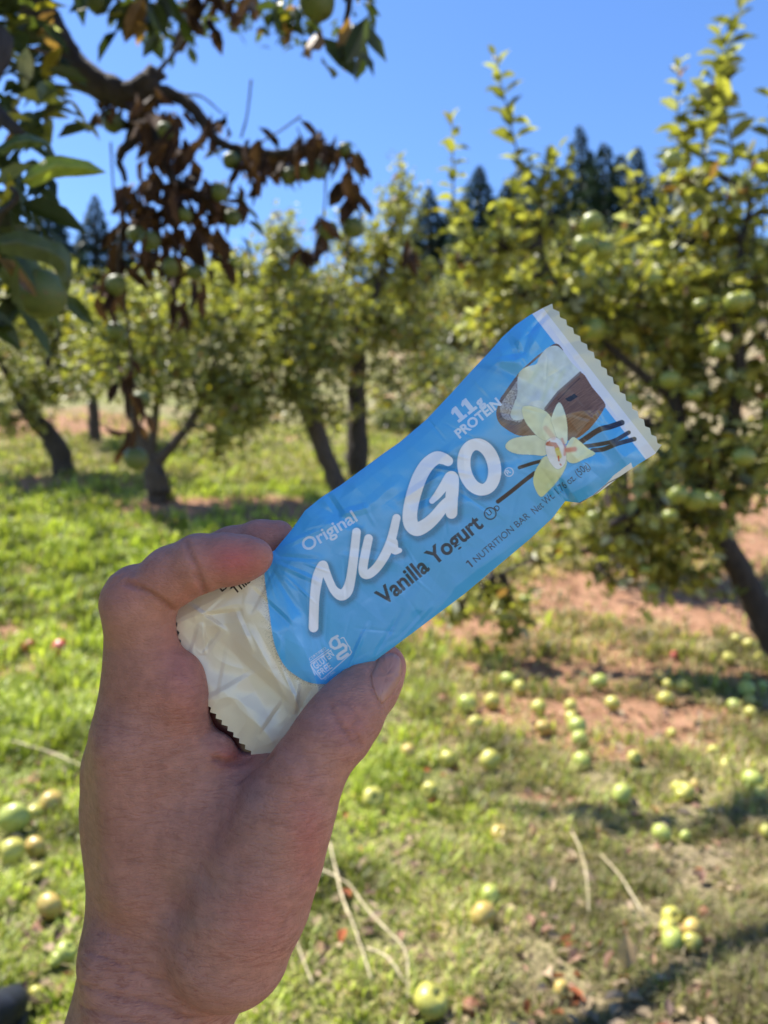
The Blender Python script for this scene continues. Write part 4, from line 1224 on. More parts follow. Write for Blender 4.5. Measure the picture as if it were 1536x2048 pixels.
    petal([(745, 905), (800, 878), (850, 918), (872, 1000), (858, 1055), (815, 1082), (770, 1040), (742, 970)], (.78, .76, .76), (.76, .76, .78), 810, 980)
    def blotch(pts, r, col, a, soft=1.2):
        sl, d = stroke_dist(K(pts), 14); paint(sl, np.exp(-(np.maximum(d - r, 0) / soft) ** 2), col, a)
    blotch([(740, 820), (765, 850), (790, 880)], 2.4, (.62, .26, .16), .45, 3)
    blotch([(755, 920), (800, 925), (815, 950)], 3.2, (.50, .13, .05), .85)
    blotch([(765, 905), (745, 925)], .6, (.45, .10, .06), .8)
    blotch([(815, 960), (828, 1000)], 3.6, (.62, .55, .06), .8, 1.6)
    blotch([(880, 960), (925, 955)], 2.4, (.60, .09, .07), .75, 3)
    blotch([(845, 890), (865, 940), (862, 990)], 1.2, (.60, .13, .10), .6, 1.6)
    blotch([(822, 1000), (825, 1028)], 1.1, (.52, .08, .03), .9, .6)
    blotch([(834, 1050), (838, 1056)], 1.0, (.50, .08, .05), .9, .6)
    # the large word on the front: soft printed halo, then the strokes
    G = []
    G.append([(627, 1255, 9.5), (628, 1222, 9.5), (629.5, 1193, 9.5), (635, 1156, 10.5), (645, 1131, 9.5), (650, 1141, 9), (658, 1160, 8), (668, 1180, 8.5), (682, 1190, 11), (694, 1182, 11), (701, 1160, 9.5), (707, 1119, 9), (713, 1064, 8.5)])
    G.append([(737, 1077, 8.5), (731, 1105, 9), (726, 1135, 9), (729, 1148, 9), (740, 1147, 9), (756, 1132, 9), (772, 1106, 9.5), (783, 1078, 9), (793, 1036, 8)])
    G.append([(786, 1085, 9.5), (789, 1100, 8.5), (799, 1101, 5)])
    G.append([(896, 922, 10), (886, 917, 11.5), (872, 916, 13), (854, 930, 14), (839, 955, 14.5), (827, 990, 14.5), (820, 1025, 14.5), (822, 1048, 14.5), (834, 1058, 14), (852, 1050, 13), (870, 1034, 12), (888, 1012, 11), (900, 1000, 10)])
    G.append([(864, 1002, 5.5), (875, 990, 7.5), (890, 970, 10), (903, 955, 13), (905, 975, 12.5), (903, 1000, 12.5), (903, 1026, 11.5)])
    th = np.linspace(0, 2 * np.pi, 40)
    tl = .21
    ox, oy = 958.5, 934
    G.append([(ox + 30 * math.cos(a) * math.cos(tl) - 46 * math.sin(a) * math.sin(-tl) , oy + 30 * math.cos(a) * math.sin(-tl) * -1 * -1 + 46 * math.sin(a) * math.cos(tl), 11.5 + 1.6 * abs(math.cos(a))) for a in th])
    halo = np.zeros((RH, RW), np.float32)
    for g in G:
        sl, d = stroke_dist([(x + 4, y + 5, r) for x, y, r in g], 34)
        halo[sl] = np.maximum(halo[sl], np.exp(-(np.maximum(d - 1, 0) / 6.5) ** 2))
    grain = r3.random(halo.shape).astype(np.float32)
    paint(full, np.clip(halo * (.55 + .75 * grain), 0, 1), (.028, .13, .24), .72)
    for g in G:
        g = smooth_curve(g, 5)
        sl, d = stroke_dist([tuple(q) for q in g], 20)
        paint(sl, np.clip(.5 - d, 0, 1), WHITE)
    # small print
    text("Original", (612, 1104), (716, 1041), 25, (.62, .70, .88), .018)
    text("Vanilla Yogurt", (768, 1212), (968, 1052), 33, NAVY, .028)
    paint(*poly_mask([(944, 1135), (935.6, 1124.4), (933, 1127.4), (931.4, 1125.4), (934.4, 1120.6), (936.6, 1120.2), (946.6, 1132.8)]), (.03, .06, .12))
    text("NUTRITION BAR", (953, 1126), (1061, 1034), 13.5, (.03, .06, .12), .004)
    text("Net Wt. 1.76 oz. (50g)", (1070, 1029), (1181, 934), 15, (.03, .06, .12), .003)
    PA = np.array([.786, -.618]); PU = np.array([-.618, -.786])
    def local(o, pts): return [tuple(np.array(o) + PA * a + PU * b) for a, b in pts]
    one = [(0, 0), (22, 0), (22, 6), (16, 6), (16, 31), (7, 31), (0, 26), (0, 20), (6, 22), (6, 6), (0, 6)]
    for o in ((918, 846), (938, 830)):
        paint(*poly_mask(local(o, one)), (.66, .75, .92))
    text("g", (958, 815), (970, 805), 18, (.66, .75, .92), .05)
    text("PROTEIN", (919, 877), (1004, 809), 18.5, (.66, .75, .92), .035)
    def ringm(cx, cy, r, w, col):
        sl = _bbox([(cx - r - 3, cy - r - 3), (cx + r + 3, cy + r + 3)], 1)
        d = np.abs(np.hypot(_gx[sl] - cx, _gy[sl] - cy) - r); paint(sl, np.clip(.5 - (d - w), 0, 1), col)
    ringm(980.5, 1027, 11.5, 1.3, NAVY)
    text("U", (977.5, 1032.5), (985, 1026.5), 10, NAVY, .02)
    text("D", (994, 1023), (1001, 1017), 11, NAVY, .02)
    ringm(1018, 944, 8.5, .9, (.62, .68, .85))
    text("R", (1015.6, 949), (1022, 944.5), 9, (.62, .68, .85), .01)
    LG = (.62, .70, .90)
    def ln(pts, w): paint(*stroke_mask([(x / 5.486 + 560, y / 5.486 + 1230, w) for x, y in pts]), LG)
    ln([(532, 378), (335, 520)], .9)
    ln([(385, 660), (338, 550), (345, 535), (560, 385)], .9)
    ln([(338, 552), (400, 640), (452, 703), (470, 700), (775, 428), (787, 405), (768, 380), (765, 355), (745, 330), (700, 250), (685, 247), (668, 258)], .9)
    ln([(605, 245), (570, 265), (550, 305), (562, 345), (600, 368), (640, 355), (655, 318), (640, 275), (605, 245), (630, 232)], 2.6)
    ln([(650, 350), (690, 322), (725, 345), (722, 385), (660, 425), (632, 450), (640, 480), (675, 478), (742, 430)], 2.8)
    ln([(700, 385), (640, 425)], 1.2)
    text("GLUTEN", (632, 1339), (669, 1311), 13.5, LG, .015)
    text("FREE", (641, 1353), (665, 1335.5), 13.5, LG, .015)
    text("CERTIFIED", (620, 1321.5), (653, 1298), 5.4, LG, .0)
    text("GFCO.ORG", (650, 1360.5), (671, 1345), 4.2, LG, .0)
    text("De", (444, 1184), (470, 1164), 17, (.012, .012, .014), .008)
    text("This", (470.5, 1189), (502, 1163), 17, (.012, .012, .014), .022)
    # white information panel wrapping over the lower edge near the sealed end
    for pts in ([(1172, 998), (1186, 990), (1212, 968), (1228, 950), (1262, 925), (1270, 950), (1180, 1040), (1120, 1060)],):
        sl, m = poly_mask(pts); paint(sl, m * (t[sl] > 1487), (.78, .78, .80))
    sl, d = stroke_dist([(1150, 1010, .7), (1186, 992, .7), (1216, 966, .7), (1240, 954, .9), (1236, 966, .9)], 6)
    paint(sl, np.clip(.5 - d, 0, 1) * (t[sl] > 1490), (.02, .02, .03))
print_art()

def edge_tab(tab):
    a = np.array(tab, float); return lambda s: np.interp(s, a[:, 0], a[:, 1])
T_top = edge_tab([(-520, 1180), (-442, 1184), (-300, 1204), (-209, 1212), (-185, 1206), (-157, 1199), (-113, 1184), (-70, 1182), (-27, 1185), (84, 1185), (120, 1186), (190, 1181), (266, 1167), (330, 1154), (375, 1146), (410, 1138), (445, 1134), (480, 1135), (510, 1139), (545, 1146)])
T_bot = edge_tab([(-520, 1520), (-440, 1545), (-360, 1545), (-300, 1528), (-261, 1508), (-200, 1509), (-128, 1509), (47, 1507), (140, 1501), (217, 1496), (277, 1489), (300, 1482), (318, 1477), (339, 1497), (380, 1503), (436, 1502), (480, 1504), (519, 1507), (545, 1499)])

wr = np.random.default_rng(21)
def base_depth(s, t):
    return .2725 - .0000125 * s + .0000016 * (t - 1345) - .0016 * np.exp(-((s + 130) / 110) ** 2) * np.clip((t - 1400) / 90, 0, 1)
CREASES = []      # centre (s, t), direction, half length, width, amplitude (m)
for k in range(6):       # crumpled cream end
    CREASES.append((wr.uniform(-500, -270), wr.uniform(1195, 1505), wr.uniform(0, 3.14), wr.uniform(25, 70), wr.uniform(6, 12), wr.uniform(-1, 1) * .0011, 3.0))
for k in range(34):       # lighter folds elsewhere
    CREASES.append((wr.uniform(-260, 500), wr.uniform(1170, 1500), wr.uniform(-.5, .5) + wr.choice([0.3, 1.5, 2.4]), wr.uniform(30, 110), wr.uniform(12, 34), wr.uniform(-1, 1) * .00075))
for k in range(60):       # fine sharp crinkles
    CREASES.append((wr.uniform(-260, 500), wr.uniform(1175, 1500), wr.choice([0.1, .9, 1.5, 2.2]) + wr.uniform(-.3, .3), wr.uniform(14, 55), wr.uniform(4, 8), wr.uniform(-1, 1) * .00032))
def _st(x, y): return x * E1[0] + y * E1[1], x * E2[0] + y * E2[1]
def fold(a, b, w, amp, asym=1.0):
    s0, t0 = _st(*a); s1, t1 = _st(*b)
    CREASES.append(((s0 + s1) / 2, (t0 + t1) / 2, math.atan2(t1 - t0, s1 - s0), math.hypot(s1 - s0, t1 - t0) / 2, w, amp, asym))
for q in [((1098, 622), (1052, 672), 9, -.0016), ((1056, 668), (1046, 712), 12, -.0014), ((1090, 640), (1060, 700), 14, .0010), ((990, 700), (1060, 742), 26, .0012), ((1010, 660), (1030, 720), 22, -.0012),
          ((985, 715), (1045, 705), 12, -.0010), ((800, 1002), (880, 950), 12, .0010), ((820, 1010), (870, 990), 16, -.0008), ((655, 990), (682, 1030), 11, -.0016), ((682, 1030), (735, 1015), 12, .0014), ((735, 1015), (800, 960), 18, .0006),
          ((630, 1010), (720, 1050), 20, -.0010), ((700, 1338), (840, 1268), 15, .0012), ((840, 1268), (915, 1170), 16, .0007), ((840, 1225), (835, 1265), 20, -.0009), ((915, 1170), (1080, 1050), 16, .0007),
          ((1140, 1005), (1118, 962), 10, -.0022), ((1118, 962), (1098, 985), 14, .0012), ((1150, 1000), (1190, 955), 26, .0012), ((1240, 955), (1180, 985), 12, -.0008), ((560, 1170), (600, 1300), 30, .0010), ((620, 1220), (655, 1290), 26, -.0008),
          ((690, 1110), (760, 1180), 26, .0006),
          ((552, 1098), (645, 1058), 8, .0006), ((556, 1112), (630, 1118), 8, -.0006), ((552, 1126), (640, 1165), 8, .0006), ((545, 1140), (598, 1225), 9, -.0006),
          ((690, 1352), (735, 1250), 7, .0010), ((745, 1322), (800, 1225), 8, -.0010), ((785, 1298), (860, 1215), 7, .0010), ((665, 1362), (640, 1285), 7, -.0009)]:
    fold(*q)
# the crushed open end: a few long sharp folds, steep on one side
for q in [((455, 1296), (612, 1440), 22, -.0042), ((500, 1262), (585, 1420), 15, .0034), ((560, 1330), (606, 1436), 8, .0022), ((372, 1205), (452, 1262), 8, .0020), ((398, 1232), (478, 1222), 7, -.0022),
          ((470, 1222), (505, 1300), 9, .0018), ((405, 1250), (410, 1305), 6, .0022), ((436, 1262), (404, 1302), 6, -.0018), ((596, 1366), (590, 1424), 7, .0026), ((620, 1380), (596, 1430), 6, -.0024), ((400, 1408), (520, 1340), 10, .0012), ((520, 1470), (570, 1400), 9, -.0016), ((376, 1330), (400, 1250), 8, .0010)]:
    fold(*q, 3.2)
_unused = 0
def relief(s, t):
    """Creases and puckers of the film, in metres towards the viewer."""
    h = np.zeros(s.shape)
    for cr_ in CREASES:
        cs, ct, a, hl, w, amp = cr_[:6]; asym = cr_[6] if len(cr_) > 6 else 1.0
        u = (s - cs) * math.cos(a) + (t - ct) * math.sin(a); v = -(s - cs) * math.sin(a) + (t - ct) * math.cos(a)
        prof = np.sqrt((np.where(v > 0, v / asym, -v) / w) ** 2 + .004)
        k = np.clip(1 - prof, 0, 1) ** 1.15 * np.clip(1 - (np.abs(u) / (hl * 1.2)) ** 2, 0, 1)
        h = h + amp * k * (.72 if cs < -235 else .75)
    h = h + (fbm(s, t, 120, 2, 3) - .5) * .0022
    rd = lambda sc_, sd, a: 1 - np.abs(2 * vnoise(s + a * t, t - a * s, sc_, sd) - 1)
    cr = np.clip(-(s + 235) / 70, 0, 1)
    h = h + cr * (rd(125, 31, .3) * .0036 + rd(62, 32, -.5) * .0009 - .0018)
    end = np.clip((s - 300) / 120, 0, 1) * np.clip((500 - s) / 40, 0, 1)
    h = h + (.35 + .9 * end) * (rd(140, 41, .55) * .0018 + rd(64, 42, -.3) * .0008)
    return h
def puff(s, v):
    return np.interp(s, [-505, -440, -330, -150, 60, 300, 420, 480, 500, 545], [.0016, .0030, .0046, .0050, .0052, .0050, .0036, .0016, .0003, 0]) * np.sin(np.pi * np.clip(v, 0, 1)) ** .72
def s_left(v): return np.interp(v, [0, .25, .62, 1], [-444, -484, -505, -488])
def s_right(v): return np.interp(v, [0, .4, 1], [531, 541, 541])
def tri_wave(x): return np.abs((x % 1.0) * 2 - 1)
def wrapper_sheet(nu, nv, sign):
    U, Vv = np.meshgrid(np.linspace(0, 1, nu), np.linspace(0, 1, nv), indexing='ij')
    tt = 1180 + 330 * Vv
    zz = 7.5 * tri_wave(tt / 15.5 + (.5 if sign < 0 else 0))
    sl = s_left(Vv) + zz * .9; sr = s_right(Vv) - 6.0 * tri_wave(tt / 19.5)
    s = sl + (sr - sl) * U
    t = T_top(s) * (1 - Vv) + T_bot(s) * Vv
    x = s * E1[0] + t * E2[0]; y = s * E1[1] + t * E2[1]
    edge = np.clip(np.minimum(Vv, 1 - Vv) * 14, 0, 1)
    if sign > 0:
        d = base_depth(s, t) - puff(s, Vv) - relief(s, t) * (.35 + .65 * edge)
    else:
        s = s - 24 * np.clip(-(s + 380) / 100, 0, 1) * np.clip((Vv - .4) / .2, .25, 1); x = s * E1[0] + t * E2[0]; y = s * E1[1] + t * E2[1]
        d = base_depth(s, t) + puff(s, Vv) * .9 + .00035 - relief(s, t) * (1 - edge) * .35
    pts = np.stack([(x - 768) / F * d, d, H - (y - 1024) / F * d], -1)
    idx = np.arange(nu * nv).reshape(nu, nv)
    Q = np.stack([idx[:-1, :-1], idx[1:, :-1], idx[1:, 1:], idx[:-1, 1:]], -1).reshape(-1, 4)
    return pts.reshape(-1, 3), Q, x.ravel(), y.ravel(), s.ravel(), t.ravel(), Vv.ravel()

def film_mat(name, use_col, base=(.6, .58, .45), metal=0.0):
    m, n, b = new_mat(name)
    if use_col:
        at = N(n, 'ShaderNodeVertexColor', layer_name='col'); n.links.new(at.outputs[0], b.inputs['Base Color'])
    else:
        b.inputs['Base Color'].default_value = (*base, 1)
    b.inputs['Roughness'].default_value = .24
    b.inputs['Coat Weight'].default_value = .12
    b.inputs['Coat Roughness'].default_value = .09
    b.inputs['Specular IOR Level'].default_value = .65
    b.inputs['Metallic'].default_value = metal
    ns = noise(n, coords(n), 75, 3, .5)
    ns2 = noise(n, coords(n), 420, 2, .5)
    p = bump(n, None, ns.outputs[0], .35, .0012)
    bump(n, b, ns2.outputs[0], .12, .0002, p)
    return m
def build_wrapper():
    c = P(768, 1000, .2725)
    root = empty('nutrition_bar', tuple(c))
    tag(root, 'light blue nutrition bar wrapper with white lettering and cream crumpled end, held in the hand', 'nutrition bar')
    v, q, x, y, s, t, vv = wrapper_sheet(1050, 336, 1)
    fx = np.clip((x - X0) * SS - .5, 0, RW - 2); fy = np.clip((y - Y0) * SS - .5, 0, RH - 2)
    i, j = fx.astype(int), fy.astype(int); a, b = (fx - i)[:, None], (fy - j)[:, None]
    col = (PR[j, i] * (1 - a) + PR[j, i + 1] * a) * (1 - b) + (PR[j + 1, i] * (1 - a) + PR[j + 1, i + 1] * a) * b
    mesh_obj('front_film', v, q, film_mat('printed_film', True), root, cols=col)
    v, q, x, y, s, t, vv = wrapper_sheet(420, 180, -1)
    cb = np.where(((s < -470) & (vv > .42))[:, None], np.array([.10, .022, .018]), np.array([.55, .55, .56]))
    cb = np.where(((vv < .05) | (vv > .95))[:, None] & (s > -300)[:, None] & (s < 480)[:, None], BLUE, cb)
    mesh_obj('back_film', v, q[:, ::-1], film_mat('back_film', True), root, cols=cb)
build_wrapper()
# ------------------------------------------------------------------ the hand
HB0 = np.array([-.150, .212, H - .300]); HB1 = np.array([.022, .352, H + .004])
GS = .0007
_n = np.ceil((HB1 - HB0) / GS).astype(int)
hx, hy, hz = [HB0[k] + GS * np.arange(_n[k]) for k in range(3)]
FLD = np.full(tuple(_n), .05, np.float32)
def _sub(lo, hi):
    a = np.clip(np.floor((lo - HB0) / GS).astype(int), 0, _n); b = np.clip(np.ceil((hi - HB0) / GS).astype(int) + 1, 0, _n)
    sl = tuple(slice(a[k], b[k]) for k in range(3))
    return sl, hx[sl[0]][:, None, None], hy[sl[1]][None, :, None], hz[sl[2]][None, None, :]
def smin(a, b, k):
    h = np.clip(.5 + .5 * (b - a) / k, 0, 1)
    return b * (1 - h) + a * h - k * h * (1 - h)
def cone(a, b, k=.004, flat=None):
    """Round cone between (px, py, d, r_px) and (px, py, d, r_px)."""
    pa, pb = P(*a[:3]), P(*b[:3]); ra, rb = a[3] * a[2] / F, b[3] * b[2] / F
    R = max(ra, rb) + k + .006
    sl, x, y, z = _sub(np.minimum(pa, pb) - R, np.maximum(pa, pb) + R)
    dv = pb - pa; L2 = (dv ** 2).sum() + 1e-12
    t = np.clip(((x - pa[0]) * dv[0] + (y - pa[1]) * dv[1] + (z - pa[2]) * dv[2]) / L2, 0, 1)
    f = np.sqrt((x - pa[0] - t * dv[0]) ** 2 + (y - pa[1] - t * dv[1]) ** 2 + (z - pa[2] - t * dv[2]) ** 2) - (ra + (rb - ra) * t)
    FLD[sl] = smin(FLD[sl], f.astype(np.float32), k)
def chain(pts, k=.004, k0=None):
    for i, (a, b) in enumerate(zip(pts[:-1], pts[1:])):
        cone(a, b, k0 if (k0 and i == 0) else k)
def ellipsoid(c, rx, ry, rz, k=.005):
    """Centre (px, py, d), radii in metres along x, y (depth), z."""
    p = P(*c); R = max(rx, ry, rz) + k + .006
    sl, x, y, z = _sub(p - R, p + R)
    q = np.sqrt(((x - p[0]) / rx) ** 2 + ((y - p[1]) / ry) ** 2 + ((z - p[2]) / rz) ** 2)
    FLD[sl] = smin(FLD[sl], ((q - 1) * min(rx, ry, rz)).astype(np.float32), k)

def build_column():
    """Forearm, back of the hand and first finger bone as one lofted column, with measured borders."""
    rows = np.array([
        # row, left, right, depth of the axis, half thickness (m)
        (1150, 232, 320, .2700, .0090), (1215, 209, 347, .2710, .0104), (1260, 207, 353, .2722, .0108), (1300, 206, 359, .2735, .0114), (1340, 203, 376, .2745, .0122),
        (1385, 197, 404, .2760, .0134), (1430, 188, 420, .2785, .0146), (1470, 177, 436, .2810, .0158), (1510, 171, 462, .2830, .0168), (1560, 170, 500, .2850, .0180),
        (1620, 171, 520, .2870, .0190), (1700, 172, 530, .2890, .0200), (1780, 172, 535, .2905, .0208), (1850, 168, 540, .2915, .0212), (1910, 161, 540, .2920, .0212),
        (1960, 152, 520, .2920, .0210), (2000, 143, 492, .2910, .0208), (2048, 128, 468, .2890, .0208), (2120, 112, 452, .2860, .0212), (2250, 90, 450, .2800, .0222), (2500, 60, 460, .2680, .0240), (2700, 40, 470, .258, .025)])
    X = hx[:, None, None]; Y = hy[None, :, None]; Z = hz[None, None, :]
    px = X / Y * F + 768; py = 1024 - (Z - H) / Y * F
    L, R, dc, b = [np.interp(py, rows[:, 0], rows[:, k]) for k in range(1, 5)]
    c = (L + R) / 2; a = (R - L) / 2
    am = a * dc / F
    # the section is fuller on the thumb side and rounds off towards the knuckle border
    u = (px - c) / a; w = (Y - dc - .0016 * (u ** 2)) / b
    q = (np.abs(u) ** 2.25 + np.abs(w) ** 2.25) ** (1 / 2.25)
    f = (q - 1) * np.minimum(am, b)
    topcap = (1165 - py) / F * .27
    f = np.maximum(f, topcap)
    return f.astype(np.float32)
FLD[:] = np.minimum(FLD, build_column())

# index finger: bent at the middle joint, tip pad lying over the wrapper
chain([(270, 1222, .2708, 59), (276, 1206, .2700, 60), (345, 1152, .2655, 57), (400, 1127, .2622, 58)], .0035, .006)
chain([(400, 1127, .2622, 58), (452, 1118, .2612, 50.5), (492, 1113, .2606, 41), (513, 1112, .2602, 33)], .0022)
ellipsoid((465, 1128, .2618), .0105, .0072, .0066, .003)
cone((232, 1196, .2705, 22), (262, 1162, .2695, 24), .006)
ellipsoid((372, 1372, .2720), .0068, .0095, .0110, .006)          # palm fold bulging beside the wrapper
# middle, ring and little fingers curl behind the wrapper
chain([(238, 1520, .302, 60), (262, 1330, .300, 50), (285, 1195, .296, 47), (380, 1128, .2915, 45), (465, 1096, .2885, 41), (520, 1080, .2868, 38), (556, 1073, .2858, 33)], .003, .006)
chain([(245, 1560, .318, 56), (270, 1370, .318, 48), (300, 1240, .313, 45), (400, 1180, .305, 42), (480, 1160, .298, 38), (535, 1152, .2925, 31)], .003, .006)
chain([(255, 1620, .326, 52), (285, 1450, .328, 42), (320, 1330, .322, 39), (410, 1280, .312, 36), (480, 1262, .303, 32), (520, 1258, .297, 27)], .003, .006)
ellipsoid((330, 1600, .306), .030, .018, .034, .010)
# thumb
TH = [(462, 1885, .2745, 122), (505, 1790, .2705, 106), (545, 1700, .2670, 92), (578, 1612, .2640, 81), (618, 1535, .2625, 72), (655, 1478, .2625, 69), (682, 1440, .2665, 66), (708, 1410, .2710, 63), (738, 1374, .2775, 58), (758, 1345, .2820, 50), (768, 1330, .2838, 42)]
chain(TH[:5], .010)
chain(TH[4:8], .004)
chain(TH[7:], .003)
cone((700, 1478, .2655, 36), (722, 1452, .2690, 30), .005)
# web between thumb and palm
cone((430, 1592, .2800, 62), (560, 1588, .2740, 52), .008)
cone((400, 1668, .2790, 80), (520, 1672, .2730, 74), .010)
cone((455, 1545, .2830, 38), (540, 1538, .2800, 34), .006)
ellipsoid((440, 1500, .2760), .0050, .0060, .0052, .005)
# first metacarpal tendon and wrist bones
cone((250, 1500, .2715, 44), (268, 1760, .2780, 42), .014)
cone((585, 1545, .2560, 17), (470, 1720, .2585, 17), .009)
cone((220, 1930, .2815, 46), (250, 2010, .2800, 44), .014)

# folds in the skin, carved a fraction of a millimetre deep along lines on the near surface
def near_depth(px, py):
    """Distance along the view axis at which the ray through (px, py) enters the hand."""
    ds = np.arange(.214, .33, .0004)
    x = (px - 768) / F * ds; z = H - (py - 1024) / F * ds
    i = ((x - HB0[0]) / GS).astype(int); j = ((ds - HB0[1]) / GS).astype(int); k = ((z - HB0[2]) / GS).astype(int)
    ok = (i >= 0) & (i < _n[0]) & (j >= 0) & (j < _n[1]) & (k >= 0) & (k < _n[2])
    v = np.full(ds.shape, 1.0); v[ok] = FLD[i[ok], j[ok], k[ok]]
    h = np.nonzero(v < 0)[0]
    if not len(h): return None
    a = max(h[0] - 1, 0)
    return ds[a] + .0004 * v[a] / max(v[a] - v[h[0]], 1e-6)
def groove(pts, w_px, depth):
    P3 = []
    for px, py in smooth_curve(pts, 5):
        d = near_depth(px, py)
        if d: P3.append((P(px, py, d), w_px * d / F))
    for (a, w), (b, _) in zip(P3[:-1], P3[1:]):
        if np.linalg.norm(a - b) > .01: continue
        R = w * 3.2
        sl, x, y, z = _sub(np.minimum(a, b) - R, np.maximum(a, b) + R)
        dv = b - a; L2 = (dv ** 2).sum() + 1e-12
        t = np.clip(((x - a[0]) * dv[0] + (y - a[1]) * dv[1] + (z - a[2]) * dv[2]) / L2, 0, 1)
        r2 = (x - a[0] - t * dv[0]) ** 2 + (y - a[1] - t * dv[1]) ** 2 + (z - a[2] - t * dv[2]) ** 2
        GRV[sl] = np.maximum(GRV[sl], (depth * np.exp(-r2 / (w * w))).astype(np.float32))
GRV = np.zeros_like(FLD)
for pts, w, dp in [
    ([(372, 1082), (384, 1112), (398, 1145), (410, 1180)], 5, .0011),
    ([(392, 1148), (404, 1170), (413, 1190)], 5, .0012),
    ([(252, 1165), (290, 1180), (322, 1198), (344, 1216)], 5.5, .0011),
    ([(305, 1192), (328, 1206), (346, 1220)], 5, .0012),
    ([(244, 1150), (236, 1158), (226, 1168)], 3.5, .0005),
    ([(662, 1408), (672, 1432), (690, 1462), (705, 1485)], 5, .0012),
    ([(694, 1402), (710, 1424), (724, 1442)], 4.4, .001),
    ([(706, 1452), (716, 1440), (724, 1442)], 4, .0009),
    ([(680, 1400), (694, 1402), (700, 1392)], 4, .0006),
    ([(708, 1462), (722, 1488)], 4.4, .0009),
    ([(655, 1412), (680, 1396), (700, 1396)], 3, .00025),
    ([(741, 1362), (744, 1340), (754, 1318), (770, 1305), (788, 1303), (800, 1312)], 3.4, .0008),
    ([(741, 1362), (749, 1388), (760, 1410)], 3.2, .0008),
    ([(432, 1518), (452, 1524), (478, 1524), (498, 1516)], 6, .0016),
    ([(480, 1560), (520, 1530), (545, 1512)], 8, .0007),
    ([(560, 1518), (574, 1545), (580, 1570)], 4, .0003),
    ([(358, 1320), (366, 1345), (384, 1362), (404, 1380)], 4, .0004),
    ([(180, 1902), (230, 1922), (290, 1950), (340, 1962)], 4.5, .00055),
    ([(160, 1968), (230, 1990), (320, 2010), (380, 2040)], 5.5, .0006),
    ([(150, 2010), (220, 2030), (300, 2052)], 5, .0005),
    ([(200, 1862), (290, 1880), (380, 1886)], 5, .0003),
    ([(600, 1760), (620, 1742), (632, 1730)], 4, .0004),
    ([(560, 1860), (585, 1820), (612, 1790)], 4.5, .00035),
]:
    groove(pts, w, dp)
FLD += GRV

def surface_nets(f, org, h):
    s = f < 0
    nx, ny, nz = f.shape
    cs = s[:-1, :-1, :-1].astype(np.int8)
    acc = np.zeros((nx - 1, ny - 1, nz - 1), np.int8)
    for i in (0, 1):
        for j in (0, 1):
            for k in (0, 1):
                acc += s[i:nx - 1 + i, j:ny - 1 + j, k:nz - 1 + k]
    act = (acc > 0) & (acc < 8)
    ci = np.argwhere(act)
    vid = np.full(act.shape, -1, np.int64); vid[act] = np.arange(len(ci))
    S = np.zeros((len(ci), 3)); C = np.zeros(len(ci))
    corners = [(i, j, k) for i in (0, 1) for j in (0, 1) for k in (0, 1)]
    for a in corners:
        for ax in range(3):
            if a[ax]: continue
            b = list(a); b[ax] = 1
            fa = f[ci[:, 0] + a[0], ci[:, 1] + a[1], ci[:, 2] + a[2]]; fb = f[ci[:, 0] + b[0], ci[:, 1] + b[1], ci[:, 2] + b[2]]
            m = (fa < 0) != (fb < 0)
            t = np.where(m, fa / np.where(m, fa - fb, 1), 0)
            p = np.array(a, float)[None].repeat(len(ci), 0); p[:, ax] += t
            S[m] += p[m]; C[m] += 1
    V = org + h * (ci + S / C[:, None])
    Q = []
    for ax in range(3):
        o = [1, 2]; u, w = [(1, 2), (2, 0), (0, 1)][ax]
        sh = [slice(None)] * 3; sh2 = [slice(None)] * 3
        sh[ax] = slice(0, -1); sh2[ax] = slice(1, None)
        cross = s[tuple(sh)] != s[tuple(sh2)]
        e = np.argwhere(cross)
        e = e[(e[:, u] > 0) & (e[:, w] > 0) & (e[:, u] < f.shape[u] - 1) & (e[:, w] < f.shape[w] - 1)]
        inside = s[tuple(e.T)]
        def g(du, dw):
            q = e.copy(); q[:, u] -= du; q[:, w] -= dw; return vid[tuple(q.T)]
        quad = np.stack([g(1, 1), g(0, 1), g(0, 0), g(1, 0)], -1)
        quad[~inside] = quad[~inside][:, ::-1]
        Q.append(quad)
    return V, np.concatenate(Q)

hv, hq = surface_nets(FLD, HB0, GS)
hq = hq[(hq >= 0).all(1)]
# a little relaxation to take the grid out of the surface
def relax(v, q, it, lam=.5):
    for k in range(it):
        acc = np.zeros_like(v); cnt = np.zeros(len(v))
        for a in range(4):
            for b in (1, 3):
                j = q[:, (a + b) % 4]
                for c in range(3): acc[:, c] += np.bincount(q[:, a], v[j, c], len(v))
                cnt += np.bincount(q[:, a], minlength=len(v))
        m = acc / np.maximum(cnt, 1)[:, None]
        v = v + (lam if k % 2 == 0 else -lam * .96) * (m - v)
    return v
hv = relax(hv, hq, 8)

def smooth_attr(a, q, it):
    for _ in range(it):
        acc = np.zeros(len(a)); cnt = np.zeros(len(a))
        for k in range(4):
            for b in (1, 3):
                acc += np.bincount(q[:, k], a[q[:, (k + b) % 4]], len(a)); cnt += np.bincount(q[:, k], minlength=len(a))
        a = .4 * a + .6 * acc / np.maximum(cnt, 1)
    return a

